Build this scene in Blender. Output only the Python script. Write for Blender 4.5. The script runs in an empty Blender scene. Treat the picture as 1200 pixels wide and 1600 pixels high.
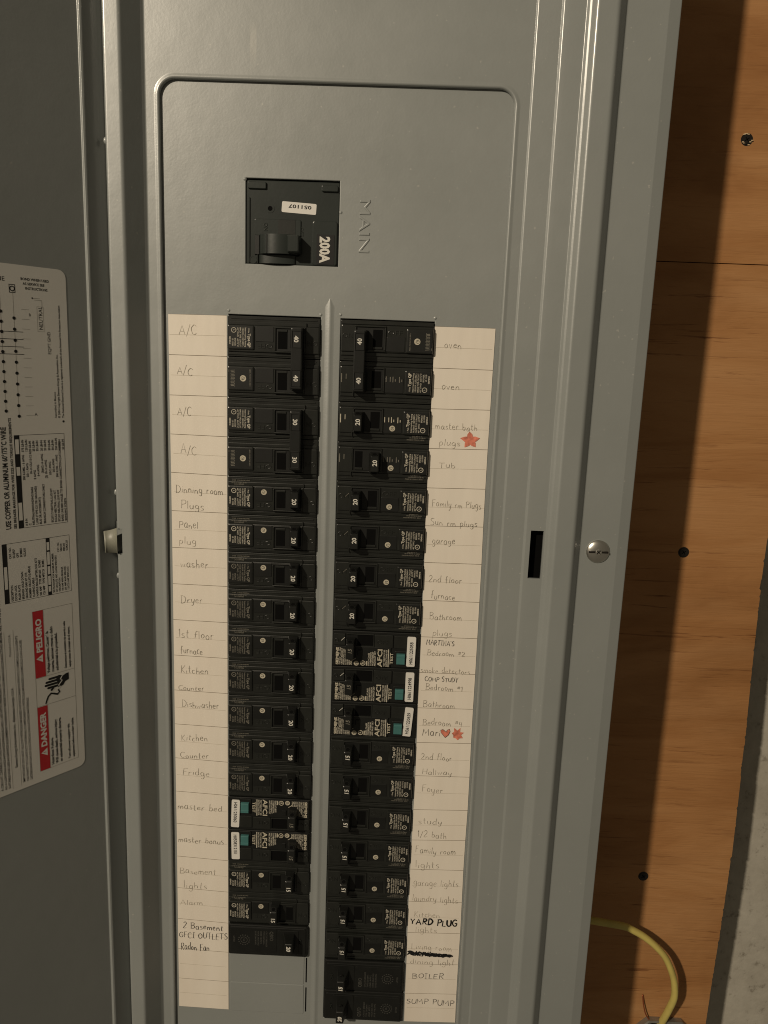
import bpy, bmesh, math, random
from mathutils import Matrix, Vector
random.seed(7)
SC = bpy.context.scene
COL = SC.collection
MM = 0.001

# ------------------------------------------------------------------ camera
cam_d = bpy.data.cameras.new("camera")
cam = bpy.data.objects.new("camera", cam_d)
COL.objects.link(cam)
SC.camera = cam
R0 = Vector((0.99908134, 0.02224475, 0.03662837))      # right
R1 = Vector((0.04017971, -0.18902895, -0.98114915))    # down
R2 = Vector((-0.01490159, 0.98171952, -0.18974909))    # forward
m = Matrix.Identity(4)
for i in range(3):
    m[i][0] = R0[i]; m[i][1] = -R1[i]; m[i][2] = -R2[i]
m[0][3], m[1][3], m[2][3] = 0.14756494, -0.49410922, -0.02645333
cam.matrix_world = m
cam_d.sensor_fit = 'VERTICAL'; cam_d.sensor_height = 24.0
cam_d.lens = 24.0 * 1200.1534 / 1600.0
cam_d.clip_start = 0.01; cam_d.clip_end = 50.0

# ------------------------------------------------------------------ world + lamp
world = bpy.data.worlds.new("World"); SC.world = world
world.use_nodes = True
bg = world.node_tree.nodes["Background"]
bg.inputs[0].default_value = (1.0, 0.86, 0.63, 1)
bg.inputs[1].default_value = 0.104

lamp_d = bpy.data.lights.new("basement_bulb", 'POINT')
lamp = bpy.data.objects.new("basement_bulb", lamp_d); COL.objects.link(lamp)
lamp.location = (-1.26, -2.0, 1.12)
lamp_d.energy = 238.0
lamp_d.shadow_soft_size = 0.055
lamp_d.color = (1.0, 0.86, 0.665)

SC.view_settings.view_transform = 'Standard'
SC.view_settings.look = 'None'
SC.view_settings.exposure = 0.0
SC.view_settings.gamma = 1.0
try: SC.view_settings.use_curve_mapping = False
except Exception: pass
SC.cycles.max_bounces = 6
SC.cycles.filter_width = 1.05

# ------------------------------------------------------------------ materials
def nmat(name):
    ma = bpy.data.materials.new(name); ma.use_nodes = True
    nt = ma.node_tree; b = nt.nodes["Principled BSDF"]
    return ma, nt, b
def N(nt, t, **kw):
    n = nt.nodes.new(t)
    for k, v in kw.items(): setattr(n, k, v)
    return n
def noise(nt, scale, detail=3, rough=0.5, sc=(1, 1, 1), coord='Object'):
    tc = N(nt, 'ShaderNodeTexCoord'); mp = N(nt, 'ShaderNodeMapping')
    mp.inputs['Scale'].default_value = sc
    nz = N(nt, 'ShaderNodeTexNoise'); nz.inputs['Scale'].default_value = scale
    nz.inputs['Detail'].default_value = detail; nz.inputs['Roughness'].default_value = rough
    nt.links.new(tc.outputs[coord], mp.inputs[0]); nt.links.new(mp.outputs[0], nz.inputs['Vector'])
    return nz
def ramp(nt, src, stops):
    r = N(nt, 'ShaderNodeValToRGB'); e = r.color_ramp.elements
    while len(e) < len(stops): e.new(0.5)
    for q, (p, c) in zip(e, stops):
        q.position = p; q.color = (*c, 1) if len(c) == 3 else c
    nt.links.new(src, r.inputs[0]); return r
def bump(nt, b, src, strength, dist):
    bp = N(nt, 'ShaderNodeBump'); bp.inputs['Strength'].default_value = strength
    bp.inputs['Distance'].default_value = dist
    nt.links.new(src, bp.inputs['Height']); nt.links.new(bp.outputs[0], b.inputs['Normal'])
    return bp
def simple(name, col, rough, spec=0.5, metal=0, nscale=None, amp=0.08, bstr=0, bdist=0.0001, bscale=900, coat=0):
    ma, nt, b = nmat(name)
    b.inputs['Roughness'].default_value = rough
    b.inputs['Metallic'].default_value = metal
    b.inputs['Specular IOR Level'].default_value = spec
    b.inputs['Coat Weight'].default_value = coat
    if nscale:
        nz = noise(nt, nscale, 4)
        r = ramp(nt, nz.outputs[0], [(0.25, tuple(c*(1-amp) for c in col)), (0.75, tuple(c*(1+amp) for c in col))])
        nt.links.new(r.outputs[0], b.inputs['Base Color'])
    else: b.inputs['Base Color'].default_value = (*col, 1)
    if bstr:
        n2 = noise(nt, bscale, 2); bump(nt, b, n2.outputs[0], bstr, bdist)
    return ma

M = {}
def mk_paint():
    ma, nt, b = nmat('grey_enamel')
    big = noise(nt, 9, 4, 0.6)
    r = ramp(nt, big.outputs[0], [(0.3, (0.224, 0.238, 0.230)), (0.7, (0.247, 0.260, 0.252))])
    sp = noise(nt, 420, 1, 0.4); sr = ramp(nt, sp.outputs[0], [(0.765, (0, 0, 0)), (0.785, (1, 1, 1))])
    sc1 = noise(nt, 60, 3, 0.6, (1.0, 1, 0.05)); s1 = ramp(nt, sc1.outputs[0], [(0.700, (0, 0, 0)), (0.712, (1, 1, 1))])
    gate = noise(nt, 17, 2, 0.5); g1 = ramp(nt, gate.outputs[0], [(0.55, (0, 0, 0)), (0.62, (0.35, 0.35, 0.35))])
    mg = N(nt, 'ShaderNodeMath', operation='MULTIPLY'); nt.links.new(s1.outputs[0], mg.inputs[0]); nt.links.new(g1.outputs[0], mg.inputs[1])
    mo = N(nt, 'ShaderNodeMath', operation='MULTIPLY_ADD'); mo.inputs[1].default_value = 0.45; nt.links.new(sr.outputs[0], mo.inputs[0]); nt.links.new(mg.outputs[0], mo.inputs[2])
    mm_ = N(nt, 'ShaderNodeMix', data_type='RGBA'); mm_.inputs[7].default_value = (0.42, 0.41, 0.37, 1)
    nt.links.new(mo.outputs[0], mm_.inputs[0]); nt.links.new(r.outputs[0], mm_.inputs[6]); nt.links.new(mm_.outputs[2], b.inputs['Base Color'])
    rr_ = noise(nt, 16, 6, 0.7)
    r2 = ramp(nt, rr_.outputs[0], [(0.3, (0.34,)*3), (0.7, (0.47,)*3)])
    nt.links.new(r2.outputs[0], b.inputs['Roughness'])
    b.inputs['Specular IOR Level'].default_value = 0.95
    b.inputs['Coat Weight'].default_value = 0.35; b.inputs['Coat Roughness'].default_value = 0.16
    fine = noise(nt, 650, 2, 0.5); wav = noise(nt, 55, 2, 0.5)
    mx = N(nt, 'ShaderNodeMath', operation='MULTIPLY_ADD'); mx.inputs[1].default_value = 5.0
    nt.links.new(wav.outputs[0], mx.inputs[0]); nt.links.new(fine.outputs[0], mx.inputs[2])
    bump(nt, b, mx.outputs[0], 0.35, 0.00009)
    return ma
M['paint'] = mk_paint()
M['plastic'] = simple('black_breaker_plastic', (0.0128, 0.0138, 0.0118), 0.30, 0.6, nscale=120, amp=0.25, bstr=0.3, bdist=0.00006, bscale=1800)
M['plastic_dark'] = simple('matt_black_plastic', (0.0070, 0.0075, 0.0066), 0.45, 0.4, nscale=150, amp=0.2, bstr=0.3, bdist=0.00005, bscale=2000)
M['handle'] = simple('black_handle_plastic', (0.0095, 0.0100, 0.0090), 0.36, 0.45, nscale=180, amp=0.2, bstr=0.25, bdist=0.00005, bscale=1500)
M['main'] = simple('charcoal_plastic', (0.0235, 0.0285, 0.0260), 0.28, 0.5, nscale=60, amp=0.12, bstr=0.25, bdist=0.00008, bscale=500)
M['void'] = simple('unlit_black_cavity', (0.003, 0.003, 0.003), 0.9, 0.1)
M['print_grey'] = simple('pale_grey_print', (0.44, 0.41, 0.34), 0.6, 0.3, nscale=400, amp=0.35)
M['print_dim_and_glint'] = simple('faded_grey_print_and_glint', (0.15, 0.14, 0.115), 0.6, 0.3, nscale=400, amp=0.45)
M['print_faint'] = simple('faint_moulded_print', (0.050, 0.049, 0.043), 0.6, 0.3, nscale=400, amp=0.4)
M['print_white_and_glint'] = simple('white_print_and_glint', (0.62, 0.60, 0.54), 0.55, 0.3)
M['print_cream_and_glint'] = simple('cream_print_and_glint', (0.46, 0.42, 0.33), 0.55, 0.3, nscale=500, amp=0.2)
M['sticker'] = simple('white_sticker', (0.66, 0.64, 0.60), 0.45, 0.4, nscale=60, amp=0.04)
M['ink'] = simple('black_ink', (0.010, 0.010, 0.010), 0.6, 0.3)
M['teal'] = simple('teal_plastic', (0.050, 0.150, 0.145), 0.45, 0.4, nscale=90, amp=0.1)
def mk_paper():
    ma, nt, b = nmat('cream_paper')
    a = noise(nt, 14, 5, 0.6, (1.0, 1, 0.35)); 
    r = ramp(nt, a.outputs[0], [(0.25, (0.70, 0.625, 0.535)), (0.55, (0.755, 0.695, 0.61)), (0.8, (0.72, 0.65, 0.56))])
    nt.links.new(r.outputs[0], b.inputs['Base Color'])
    b.inputs['Roughness'].default_value = 0.42; b.inputs['Specular IOR Level'].default_value = 0.5
    f = noise(nt, 30, 3, 0.5, (1.0, 1, 0.14)); bump(nt, b, f.outputs[0], 0.6, 0.0022)
    return ma
M['paper'] = mk_paper()
M['paper_gap'] = simple('brown_score_line', (0.16, 0.125, 0.085), 0.8, 0.2)
M['rule'] = simple('faint_rule_line', (0.46, 0.41, 0.33), 0.7, 0.2)
M['pencil'] = simple('pencil_graphite', (0.30, 0.27, 0.22), 0.6, 0.3, nscale=900, amp=0.5)
M['pencil_faint'] = simple('faint_pencil', (0.40, 0.36, 0.295), 0.6, 0.3, nscale=900, amp=0.4)
M['pencil2'] = simple('dark_pencil', (0.12, 0.105, 0.085), 0.6, 0.3, nscale=900, amp=0.4)
M['pen'] = simple('black_pen', (0.035, 0.032, 0.03), 0.6, 0.3)
M['marker'] = simple('black_marker', (0.008, 0.008, 0.008), 0.6, 0.3)
M['red_marker'] = simple('orange_red_marker', (0.60, 0.19, 0.125), 0.6, 0.3, nscale=330, amp=0.45)
M['door_white'] = simple('white_door_label', (0.64, 0.625, 0.585), 0.6, 0.3, nscale=12, amp=0.04)
M['door_red'] = simple('red_label_ink', (0.44, 0.022, 0.028), 0.6, 0.3)
M['door_grey'] = simple('pale_grey_label_ink', (0.30, 0.285, 0.25), 0.6, 0.3)
M['steel'] = simple('brushed_steel', (0.62, 0.60, 0.55), 0.33, 0.5, metal=1.0, nscale=90, amp=0.1, bstr=0.15, bdist=0.00005, bscale=600)
M['galv'] = simple('dull_zinc', (0.30, 0.29, 0.26), 0.5, 0.5, metal=0.8, nscale=90, amp=0.25)
M['tab'] = simple('tan_painted_steel', (0.23, 0.228, 0.185), 0.45, 0.5, nscale=90, amp=0.1)
M['screw'] = simple('dark_phosphate', (0.035, 0.030, 0.026), 0.42, 0.5, metal=0.7, nscale=300, amp=0.3)
M['chip'] = simple('pale_splinter', (0.55, 0.42, 0.26), 0.8, 0.2)
M['copper'] = simple('copper', (0.45, 0.13, 0.06), 0.4, 0.5, metal=0.8)
M['cable'] = simple('yellow_pvc', (0.56, 0.46, 0.13), 0.5, 0.35, nscale=70, amp=0.12, bstr=0.3, bdist=0.0003, bscale=120)
def mk_wood():
    ma, nt, b = nmat('orange_plywood')
    g = noise(nt, 4.5, 6, 0.6, (0.9, 1, 5.0)); g.inputs['Distortion'].default_value = 1.1
    w = noise(nt, 5.0, 4, 0.6, (0.8, 1, 1.6)); w.inputs['Distortion'].default_value = 0.8
    f = noise(nt, 34, 4, 0.7, (0.42, 1, 9)); f.inputs['Distortion'].default_value = 0.4
    gate = noise(nt, 6.5, 2, 0.5, (0.5, 1, 1.8)); gr = ramp(nt, gate.outputs[0], [(0.42, (0.30,)*3), (0.58, (1,)*3)])
    r = ramp(nt, g.outputs[0], [(0.30, (0.295, 0.132, 0.043)), (0.5, (0.365, 0.180, 0.068)), (0.72, (0.41, 0.215, 0.090))])
    r2 = ramp(nt, w.outputs[0], [(0.32, (0.74, 0.68, 0.60)), (0.5, (1, 0.98, 0.96)), (0.7, (1.10, 1.12, 1.14))])
    mx = N(nt, 'ShaderNodeMix', data_type='RGBA', blend_type='MULTIPLY'); mx.inputs[0].default_value = 1
    nt.links.new(r.outputs[0], mx.inputs[6]); nt.links.new(r2.outputs[0], mx.inputs[7])
    r3 = ramp(nt, f.outputs[0], [(0.30, (0.40, 0.30, 0.24)), (0.41, (1, 1, 1)), (0.70, (1, 1, 1)), (0.80, (1.45, 1.4, 1.3))])
    mx2 = N(nt, 'ShaderNodeMix', data_type='RGBA', blend_type='MULTIPLY')
    nt.links.new(gr.outputs[0], mx2.inputs[0])
    nt.links.new(mx.outputs[2], mx2.inputs[6]); nt.links.new(r3.outputs[0], mx2.inputs[7])
    nt.links.new(mx2.outputs[2], b.inputs['Base Color'])
    b.inputs['Roughness'].default_value = 0.62; b.inputs['Specular IOR Level'].default_value = 0.3
    ad = N(nt, 'ShaderNodeMath', operation='MULTIPLY_ADD'); ad.inputs[1].default_value = 0.6
    nt.links.new(f.outputs[0], ad.inputs[0]); nt.links.new(g.outputs[0], ad.inputs[2])
    bump(nt, b, ad.outputs[0], 0.7, 0.0012)
    return ma
M['wood'] = mk_wood()
def mk_conc():
    ma, nt, b = nmat('old_concrete')
    g = noise(nt, 14, 8, 0.65); f = noise(nt, 90, 5, 0.7)
    r = ramp(nt, g.outputs[0], [(0.3, (0.31, 0.285, 0.235)), (0.55, (0.39, 0.365, 0.31)), (0.75, (0.46, 0.435, 0.37))])
    r2 = ramp(nt, f.outputs[0], [(0.30, (0.45, 0.42, 0.38)), (0.43, (1, 1, 1)), (0.75, (1.15, 1.15, 1.15))])
    mx = N(nt, 'ShaderNodeMix', data_type='RGBA', blend_type='MULTIPLY'); mx.inputs[0].default_value = 0.8
    nt.links.new(r.outputs[0], mx.inputs[6]); nt.links.new(r2.outputs[0], mx.inputs[7])
    nt.links.new(mx.outputs[2], b.inputs['Base Color']); b.inputs['Roughness'].default_value = 0.9
    ad = N(nt, 'ShaderNodeMath', operation='MULTIPLY_ADD'); ad.inputs[1].default_value = 0.4
    nt.links.new(f.outputs[0], ad.inputs[0]); nt.links.new(g.outputs[0], ad.inputs[2])
    bump(nt, b, ad.outputs[0], 0.5, 0.002)
    return ma
M['concrete'] = mk_conc()

# ------------------------------------------------------------------ mesh builder
# face coordinates in mm: a = right, b = up, c = out of the wall towards the viewer
class MB:
    def __init__(s): s.v = []; s.f = []; s.mi = []; s.mats = []; s.sm = []
    def mat(s, k):
        if k not in s.mats: s.mats.append(k)
        return s.mats.index(k)
    def add(s, vs, fs, k, smooth=False):
        o = len(s.v); s.v += [tuple(v) for v in vs]; i = s.mat(k)
        for f in fs: s.f.append([o + q for q in f]); s.mi.append(i); s.sm.append(smooth)
    def loft(s, rings, k, cap=True, cap0=False, smooth=False, closed=True):
        n = len(rings[0]); vs = [p for r in rings for p in r]; fs = []
        for i in range(len(rings) - 1):
            for j in range(n if closed else n - 1):
                j2 = (j + 1) % n
                fs.append([i*n + j, i*n + j2, (i+1)*n + j2, (i+1)*n + j])
        if cap: fs.append([(len(rings)-1)*n + j for j in range(n)])
        if cap0: fs.append([n - 1 - j for j in range(n)])
        s.add(vs, fs, k, smooth)
    def box(s, a0, a1, b0, b1, c0, c1, k, bev=0.3, r=0.0, tp=0.0, cap0=False):
        """block standing on c0 with a bevelled top; tp narrows the top on every side"""
        h = c1 - c0; bb = min(bev, (a1-a0)/2.5, (b1-b0)/2.5, abs(h)*0.9)
        def rg(ins, c): return [(x, y, c) for x, y in rr(a0+ins, a1-ins, b0+ins, b1-ins, max(r-ins*0.3, 0))]
        rings = [rg(0, c0), rg(tp, c1 - bb), rg(tp + bb*0.3, c1 - bb*0.3), rg(tp + bb, c1)] if bb > 0 else [rg(0, c0), rg(tp, c1)]
        s.loft(rings, k, True, cap0)
    def disc(s, x, y, r, c, k, n=20, ry=None, c0=None):
        ry = ry or r
        top = [(x + r*math.cos(2*math.pi*i/n), y + ry*math.sin(2*math.pi*i/n), c) for i in range(n)]
        if c0 is None: s.add(top, [list(range(n))], k)
        else: s.loft([[(p[0], p[1], c0) for p in top], top], k)
    def ring(s, x, y, r0, r1, c, k, n=20, ry=None, c0=None):
        q = (ry or r1)/r1
        def rg(r, cc): return [(x + r*math.cos(2*math.pi*i/n), y + r*q*math.sin(2*math.pi*i/n), cc) for i in range(n)]
        rs = [rg(r1, c), rg(r0, c)]
        if c0 is not None: rs = [rg(r1, c0)] + rs + [rg(r0, c0)]
        s.loft(rs, k, False)
    def quad(s, a0, a1, b0, b1, c, k): s.add([(a0,b0,c),(a1,b0,c),(a1,b1,c),(a0,b1,c)], [[0,1,2,3]], k)
    def poly(s, pts, c, k): s.add([(x, y, c) for x, y in pts], [list(range(len(pts)))], k)
    def text(s, st, x, y, size, c, k, rot=0, bold=0.0, sx=1.0, align='LEFT', h=0.0, slant=0):
        """printed text; x,y = start of the baseline (mm), size = cap height, rot in degrees"""
        vs, fs, w = glyphs(st, bold)
        f = size / 0.729
        off = {'LEFT': 0, 'CENTER': -w*f*sx/2, 'RIGHT': -w*f*sx}[align]
        cr, sr = math.cos(math.radians(rot)), math.sin(math.radians(rot))
        out = []
        for px, py in vs:
            q = px*f*sx + off + py*f*slant; t = py*f
            out.append((x + q*cr - t*sr, y + q*sr + t*cr, c + h))
        s.add(out, fs, k)
        if h:
            pass
        return w*f*sx
    def textfit(s, st, x, y0, y1, size, c, k, rot=90, bold=0.02):
        w = glyphs(st, bold)[2]*size/0.729
        s.text(st, x, y0, size, c, k, rot, bold, (y1-y0)/w)
    def ribbon(s, pts, w, c, k):
        """flat mitred stroke"""
        n = len(pts)
        if n < 2: return
        L, R_ = [], []
        for i in range(n):
            a = pts[max(i-1, 0)]; b = pts[min(i+1, n-1)]
            dx, dy = b[0]-a[0], b[1]-a[1]; l = math.hypot(dx, dy) or 1
            wi = w * (0.75 if i in (0, n-1) else 1.0) * random.uniform(0.88, 1.12)
            nx, ny = -dy/l*wi/2, dx/l*wi/2
            L.append((pts[i][0]+nx, pts[i][1]+ny, c)); R_.append((pts[i][0]-nx, pts[i][1]-ny, c))
        s.add(L + R_, [[i, n+i, n+i+1, i+1] for i in range(n-1)], k)
    def mesh(s, name):
        me = bpy.data.meshes.new(name)
        me.from_pydata([(a*MM, -c*MM, b*MM) for a, b, c in s.v], [], s.f)
        for k in s.mats: me.materials.append(M[k])
        me.polygons.foreach_set('material_index', s.mi)
        me.polygons.foreach_set('use_smooth', s.sm)
        me.update()
        return me
    def obj(s, name, parent=None):
        o = bpy.data.objects.new(name, s.mesh(name)); COL.objects.link(o)
        if parent: o.parent = parent
        return o
def rr(a0, a1, b0, b1, r=0.0, n=4):
    if r <= 0.01: return [(a0,b0),(a1,b0),(a1,b1),(a0,b1)]
    r = min(r, (a1-a0)/2.01, (b1-b0)/2.01); out = []
    for cx, cy, t0 in ((a1-r, b0+r, -90), (a1-r, b1-r, 0), (a0+r, b1-r, 90), (a0+r, b0+r, 180)):
        for i in range(n+1):
            t = math.radians(t0 + 90*i/n); out.append((cx + r*math.cos(t), cy + r*math.sin(t)))
    return out
_gc = {}
def glyphs(st, bold=0.0):
    key = (st, bold)
    if key in _gc: return _gc[key]
    cu = bpy.data.curves.new('t', 'FONT'); cu.body = st; cu.size = 1.0; cu.resolution_u = 2
    cu.offset = bold; cu.fill_mode = 'FRONT'; cu.dimensions = '2D'
    ob = bpy.data.objects.new('t', cu); me = bpy.data.meshes.new_from_object(ob)
    vs = [(v.co.x, v.co.y) for v in me.vertices]; fs = []
    for p in me.polygons:
        f = list(p.vertices)
        if p.normal.z < 0: f = f[::-1]
        fs.append(f)
    w = max([v[0] for v in vs] + [0])
    bpy.data.objects.remove(ob); bpy.data.curves.remove(cu); bpy.data.meshes.remove(me)
    _gc[key] = (vs, fs, w); return _gc[key]
def empty(name, loc, rot=0.0, parent=None):
    o = bpy.data.objects.new(name, None); COL.objects.link(o)
    o.location = (loc[0]*MM, loc[1]*MM, loc[2]*MM); o.rotation_euler = (0, rot, 0)
    o.empty_display_size = 0.01
    if parent: o.parent = parent
    return o
def tag(o, label, cat, group=None, kind=None):
    if label: o['label'] = label
    if cat: o['category'] = cat
    if group: o['group'] = group
    if kind: o['kind'] = kind
    return o
def fillet(pts, seg=7):
    """pts: (x, c, radius); returns a rounded polyline"""
    out = []
    for i, (x, c, r) in enumerate(pts):
        if i in (0, len(pts)-1) or r <= 0: out.append((x, c)); continue
        P = Vector((x, c)); A = Vector(pts[i-1][:2]); B = Vector(pts[i+1][:2])
        u = (A-P); v = (B-P); lu, lv = u.length, v.length; u.normalize(); v.normalize()
        ang = u.angle(v); t = min(r/math.tan(ang/2), lu*0.48, lv*0.48)
        s0 = P + u*t; s1 = P + v*t
        out.append(tuple(P + u*min(t+0.35, lu*0.5)))
        for j in range(seg+1):
            q = j/seg; out.append(tuple(s0*(1-q)**2 + P*2*q*(1-q) + s1*q*q))
        out.append(tuple(P + v*min(t+0.35, lv*0.5)))
    return out
def emboss(mb, st, x, y, size, c, k, rot=0, depth=0.35, bold=0.0, sx=1.0):
    key = ('emb', st, depth, size, bold)
    f = size / 0.729
    if key not in _gc:
        cu = bpy.data.curves.new('t', 'FONT'); cu.body = st; cu.size = 1.0; cu.resolution_u = 2
        cu.offset = bold - 0.02; cu.extrude = depth/f*0.5; cu.bevel_depth = 0.03; cu.bevel_resolution = 1
        ob = bpy.data.objects.new('t', cu); me = bpy.data.meshes.new_from_object(ob)
        _gc[key] = ([tuple(v.co) for v in me.vertices], [list(p.vertices) for p in me.polygons])
        bpy.data.objects.remove(ob); bpy.data.curves.remove(cu); bpy.data.meshes.remove(me)
    vs, fs = _gc[key]
    cr, sr = math.cos(math.radians(rot)), math.sin(math.radians(rot))
    mb.add([(x + q*f*sx*cr - t*f*sr, y + q*f*sx*sr + t*f*cr, c + z*f) for q, t, z in vs], fs, k)

# =================================================================== SETTING
def grid_noise(mb, a0, a1, b0, b1, c, k, step, amp):
    na = int((a1-a0)/step); nb = int((b1-b0)/step); vs = []; fs = []
    for j in range(nb+1):
        for i in range(na+1):
            vs.append((a0+(a1-a0)*i/na, b0+(b1-b0)*j/nb, c + random.uniform(-amp, amp)))
    for j in range(nb):
        for i in range(na):
            o = j*(na+1)+i; fs.append([o, o+1, o+na+2, o+na+1])
    mb.add(vs, fs, k, True)
w = MB(); grid_noise(w, -900, 1300, -1300, 900, -144, 'concrete', 22, 0.5)
tag(w.obj('concrete_wall'), None, None, kind='structure')

# ------------------------------------------------------------------- plywood
ply = empty('plywood_board', (290, 98, 0))
tag(ply, 'orange plywood backboard with a torn right edge fixed to the concrete wall', 'plywood board')
def ply_sheet(b0, b1):
    mb = MB(); n = int((b1-b0)/1.6); e = []; drift = 0
    rnd = random.Random(int(b0)); jog = 0
    for i in range(n+1):
        b = b0 + (b1-b0)*i/n
        if rnd.random() < 0.025: jog = rnd.uniform(-1.5, 0.8)
        jog *= 0.93
        t = 0.0 if rnd.random() < 0.8 else rnd.uniform(-0.8, 0.4)
        a = 440.6 + 2.0*math.sin(b*0.013+0.6) - 0.006*(b+300) + jog + t
        e.append((a, b))
    front = [(120, b, -95) for _, b in e] + [(a - 0.4, b, -95) for a, b in e]
    m_ = len(e)
    mb.add(front, [[i, m_+i, m_+i+1, i+1] for i in range(m_-1)], 'wood')
    side = [(a-0.4, b, -95) for a, b in e] + [(a, b, -96) for a, b in e] + [(a-0.6, b, -113.5) for a, b in e]
    mb.add(side, [[i, m_+i, m_+i+1, i+1] for i in range(m_-1)] + [[m_+i, 2*m_+i, 2*m_+i+1, m_+i+1] for i in range(m_-1)], 'wood')
    for b, s in ((b0, 1), (b1, -1)):
        x = e[0][0] if s == 1 else e[-1][0]
        q = [(120, b, -95), (120, b, -113.5), (x-0.6, b, -113.5), (x-0.4, b, -95)]
        mb.add(q, [[0, 1, 2, 3] if s == 1 else [3, 2, 1, 0]], 'wood')
    o = mb.obj('plywood_sheet', ply); o.location = (-0.290, -0.098, 0)
    return o
mb = MB()
for a_ in (150, 330): mb.box(a_, a_+38, -880, 580, -143.0, -113.7, 'wood', 0.5)
o = mb.obj('furring_strips', ply); o.location = (-0.290, -0.098, 0)
ply_sheet(-900, 53.7); ply_sheet(54.35, 600)
for (sx_, sz_, chips) in ((385.4, 138.4, True), (374.0, -162.8, False), (371.1, -447.2, False)):
    mb = MB()
    mb.ring(0, 0, 2.9, 4.3, 0.12, 'screw', 18)
    mb.loft([[(r*math.cos(2*math.pi*i/18), r*math.sin(2*math.pi*i/18), c) for i in range(18)] for r, c in ((3.5, 0.02), (3.2, 0.5), (1.2, 0.62))], 'screw')
    for an in (35, 125):
        ca, sa = math.cos(math.radians(an)), math.sin(math.radians(an))
        mb.add([(q*ca - t*sa, q*sa + t*ca, 0.66) for q, t in ((-1.9, -0.35), (1.9, -0.35), (1.9, 0.35), (-1.9, 0.35))], [[0, 1, 2, 3]], 'void')
    if chips:
        for i in range(9):
            t = random.uniform(0, 6.28); r = random.uniform(2.9, 4.0)
            x, y = r*math.cos(t), r*math.sin(t)
            mb.box(x-0.7, x+0.7, y-0.35, y+0.35, 0, random.uniform(0.5, 1.1), 'chip', 0.2)
    o = mb.obj('screw', ply); o.location = ((sx_-290)*MM, (95-98)*MM, sz_*MM)

# ------------------------------------------------------------------- cable
def tube(mb, pts, r, k, n=12, flat=1.0):
    sm = []
    P = [Vector(p) for p in pts]
    for i in range(len(P)-1):
        p0 = P[max(i-1, 0)]; p1 = P[i]; p2 = P[i+1]; p3 = P[min(i+2, len(P)-1)]
        for j in range(6):
            t = j/6; sm.append(0.5*((2*p1)+(p2-p0)*t+(2*p0-5*p1+4*p2-p3)*t*t+(3*p1-p0-3*p2+p3)*t**3))
    sm.append(P[-1]); rings = []
    for i, p in enumerate(sm):
        d = (sm[min(i+1, len(sm)-1)] - sm[max(i-1, 0)]).normalized()
        s = d.cross(Vector((0, 0, 1))).normalized(); u = s.cross(d).normalized()
        rings.append([tuple(p + s*(r*math.cos(2*math.pi*j/n)) + u*(r*flat*math.sin(2*math.pi*j/n))) for j in range(n)])
    mb.loft(rings, k, True, True, smooth=True)
mb = MB()
cab = [(296,-481,-84),(322.9,-480.1,-80),(335.1,-479.4,-77),(352.3,-480.6,-75),(360.6,-484.1,-75),(370.2,-489.7,-75),(380.7,-498.3,-75),(389.9,-508.9,-75),(396.7,-522.8,-75),(400.5,-535.1,-76),(402.5,-548.9,-78),(401.6,-563.6,-82),(400.5,-580,-88),(399,-600,-96)]
tube(mb, cab, 2.75, 'cable', 14, 1.25)
tag(mb.obj('electrical_cable'), 'yellow sheathed electrical cable curving out from behind the grey panel', 'cable')

# ------------------------------------------------------------------- junction box at the bottom edge
jb = empty('junction_box', (405, 95, -600))
tag(jb, 'grey metal junction box at the bottom of the plywood where the yellow cable enters', 'junction box')
mb = MB()
fr = [rr(-34, 30, -46, 14.5, 17, 1), rr(-34, 30, -46, 14.5, 17, 1), rr(-32.5, 28.5, -44.5, 13, 16, 1), rr(-32, 28, -44, 12.5, 15.5, 1)]
mb.loft([[(x, y, c) for x, y in q] for q, c in zip(fr, (0, 5, 5.6, 1))], 'galv', False)
mb.poly(rr(-32, 28, -44, 12.5, 15.5, 1), 1.0, 'galv')
mb.obj('box_frame', jb)
mb = MB(); mb.disc(-9, 1, 9.5, 1.3, 'void', 24); mb.ring(-9, 1, 9.5, 11.3, 2.2, 'galv', 24, c0=1); mb.obj('knockout_hole', jb)
mb = MB(); mb.ring(22, -2, 3.5, 7.5, 2.6, 'galv', 20, c0=1); mb.disc(22, -2, 3.5, 1.4, 'void'); mb.obj('knockout_ring', jb)
mb = MB(); tube(mb, [(382-405, -563+600, -94+95), (382.6-405, -570+600, -92+95), (385-405, -579+600, -91+95), (389.5-405, -586+600, -92+95), (396-405, -590+600, -93+95)], 0.55, 'copper', 6)
mb.obj('ground_wire', jb)

# =================================================================== THE PANEL
panel = empty('breaker_box', (102, 50, -200))
tag(panel, 'large grey steel breaker panel with its door open, mounted on the plywood', 'breaker panel')
PO = Vector((-0.102, -0.050, 0.200))
def pobj(mb, name, parent=None):
    o = mb.obj(name, parent or panel)
    if parent is None: o.location = PO
    return o
# enclosure behind the cover
mb = MB()
X0, X1, Z0, Z1 = -92, 291, -640, 460
for q in ([(X0,Z0,-94.8),(X1,Z0,-94.8),(X1,Z1,-94.8),(X0,Z1,-94.8)],
          [(X1,Z0,-94.8),(X1,Z0,-1),(X1,Z1,-1),(X1,Z1,-94.8)], [(X0,Z0,-94.8),(X0,Z1,-94.8),(X0,Z1,-1),(X0,Z0,-1)],
          [(X0,Z1,-94.8),(X1,Z1,-94.8),(X1,Z1,-1),(X0,Z1,-1)], [(X0,Z0,-94.8),(X0,Z0,-1),(X1,Z0,-1),(X1,Z0,-94.8)]):
    mb.add(q, [[0, 1, 2, 3]], 'paint')
pobj(mb, 'enclosure')

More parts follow.
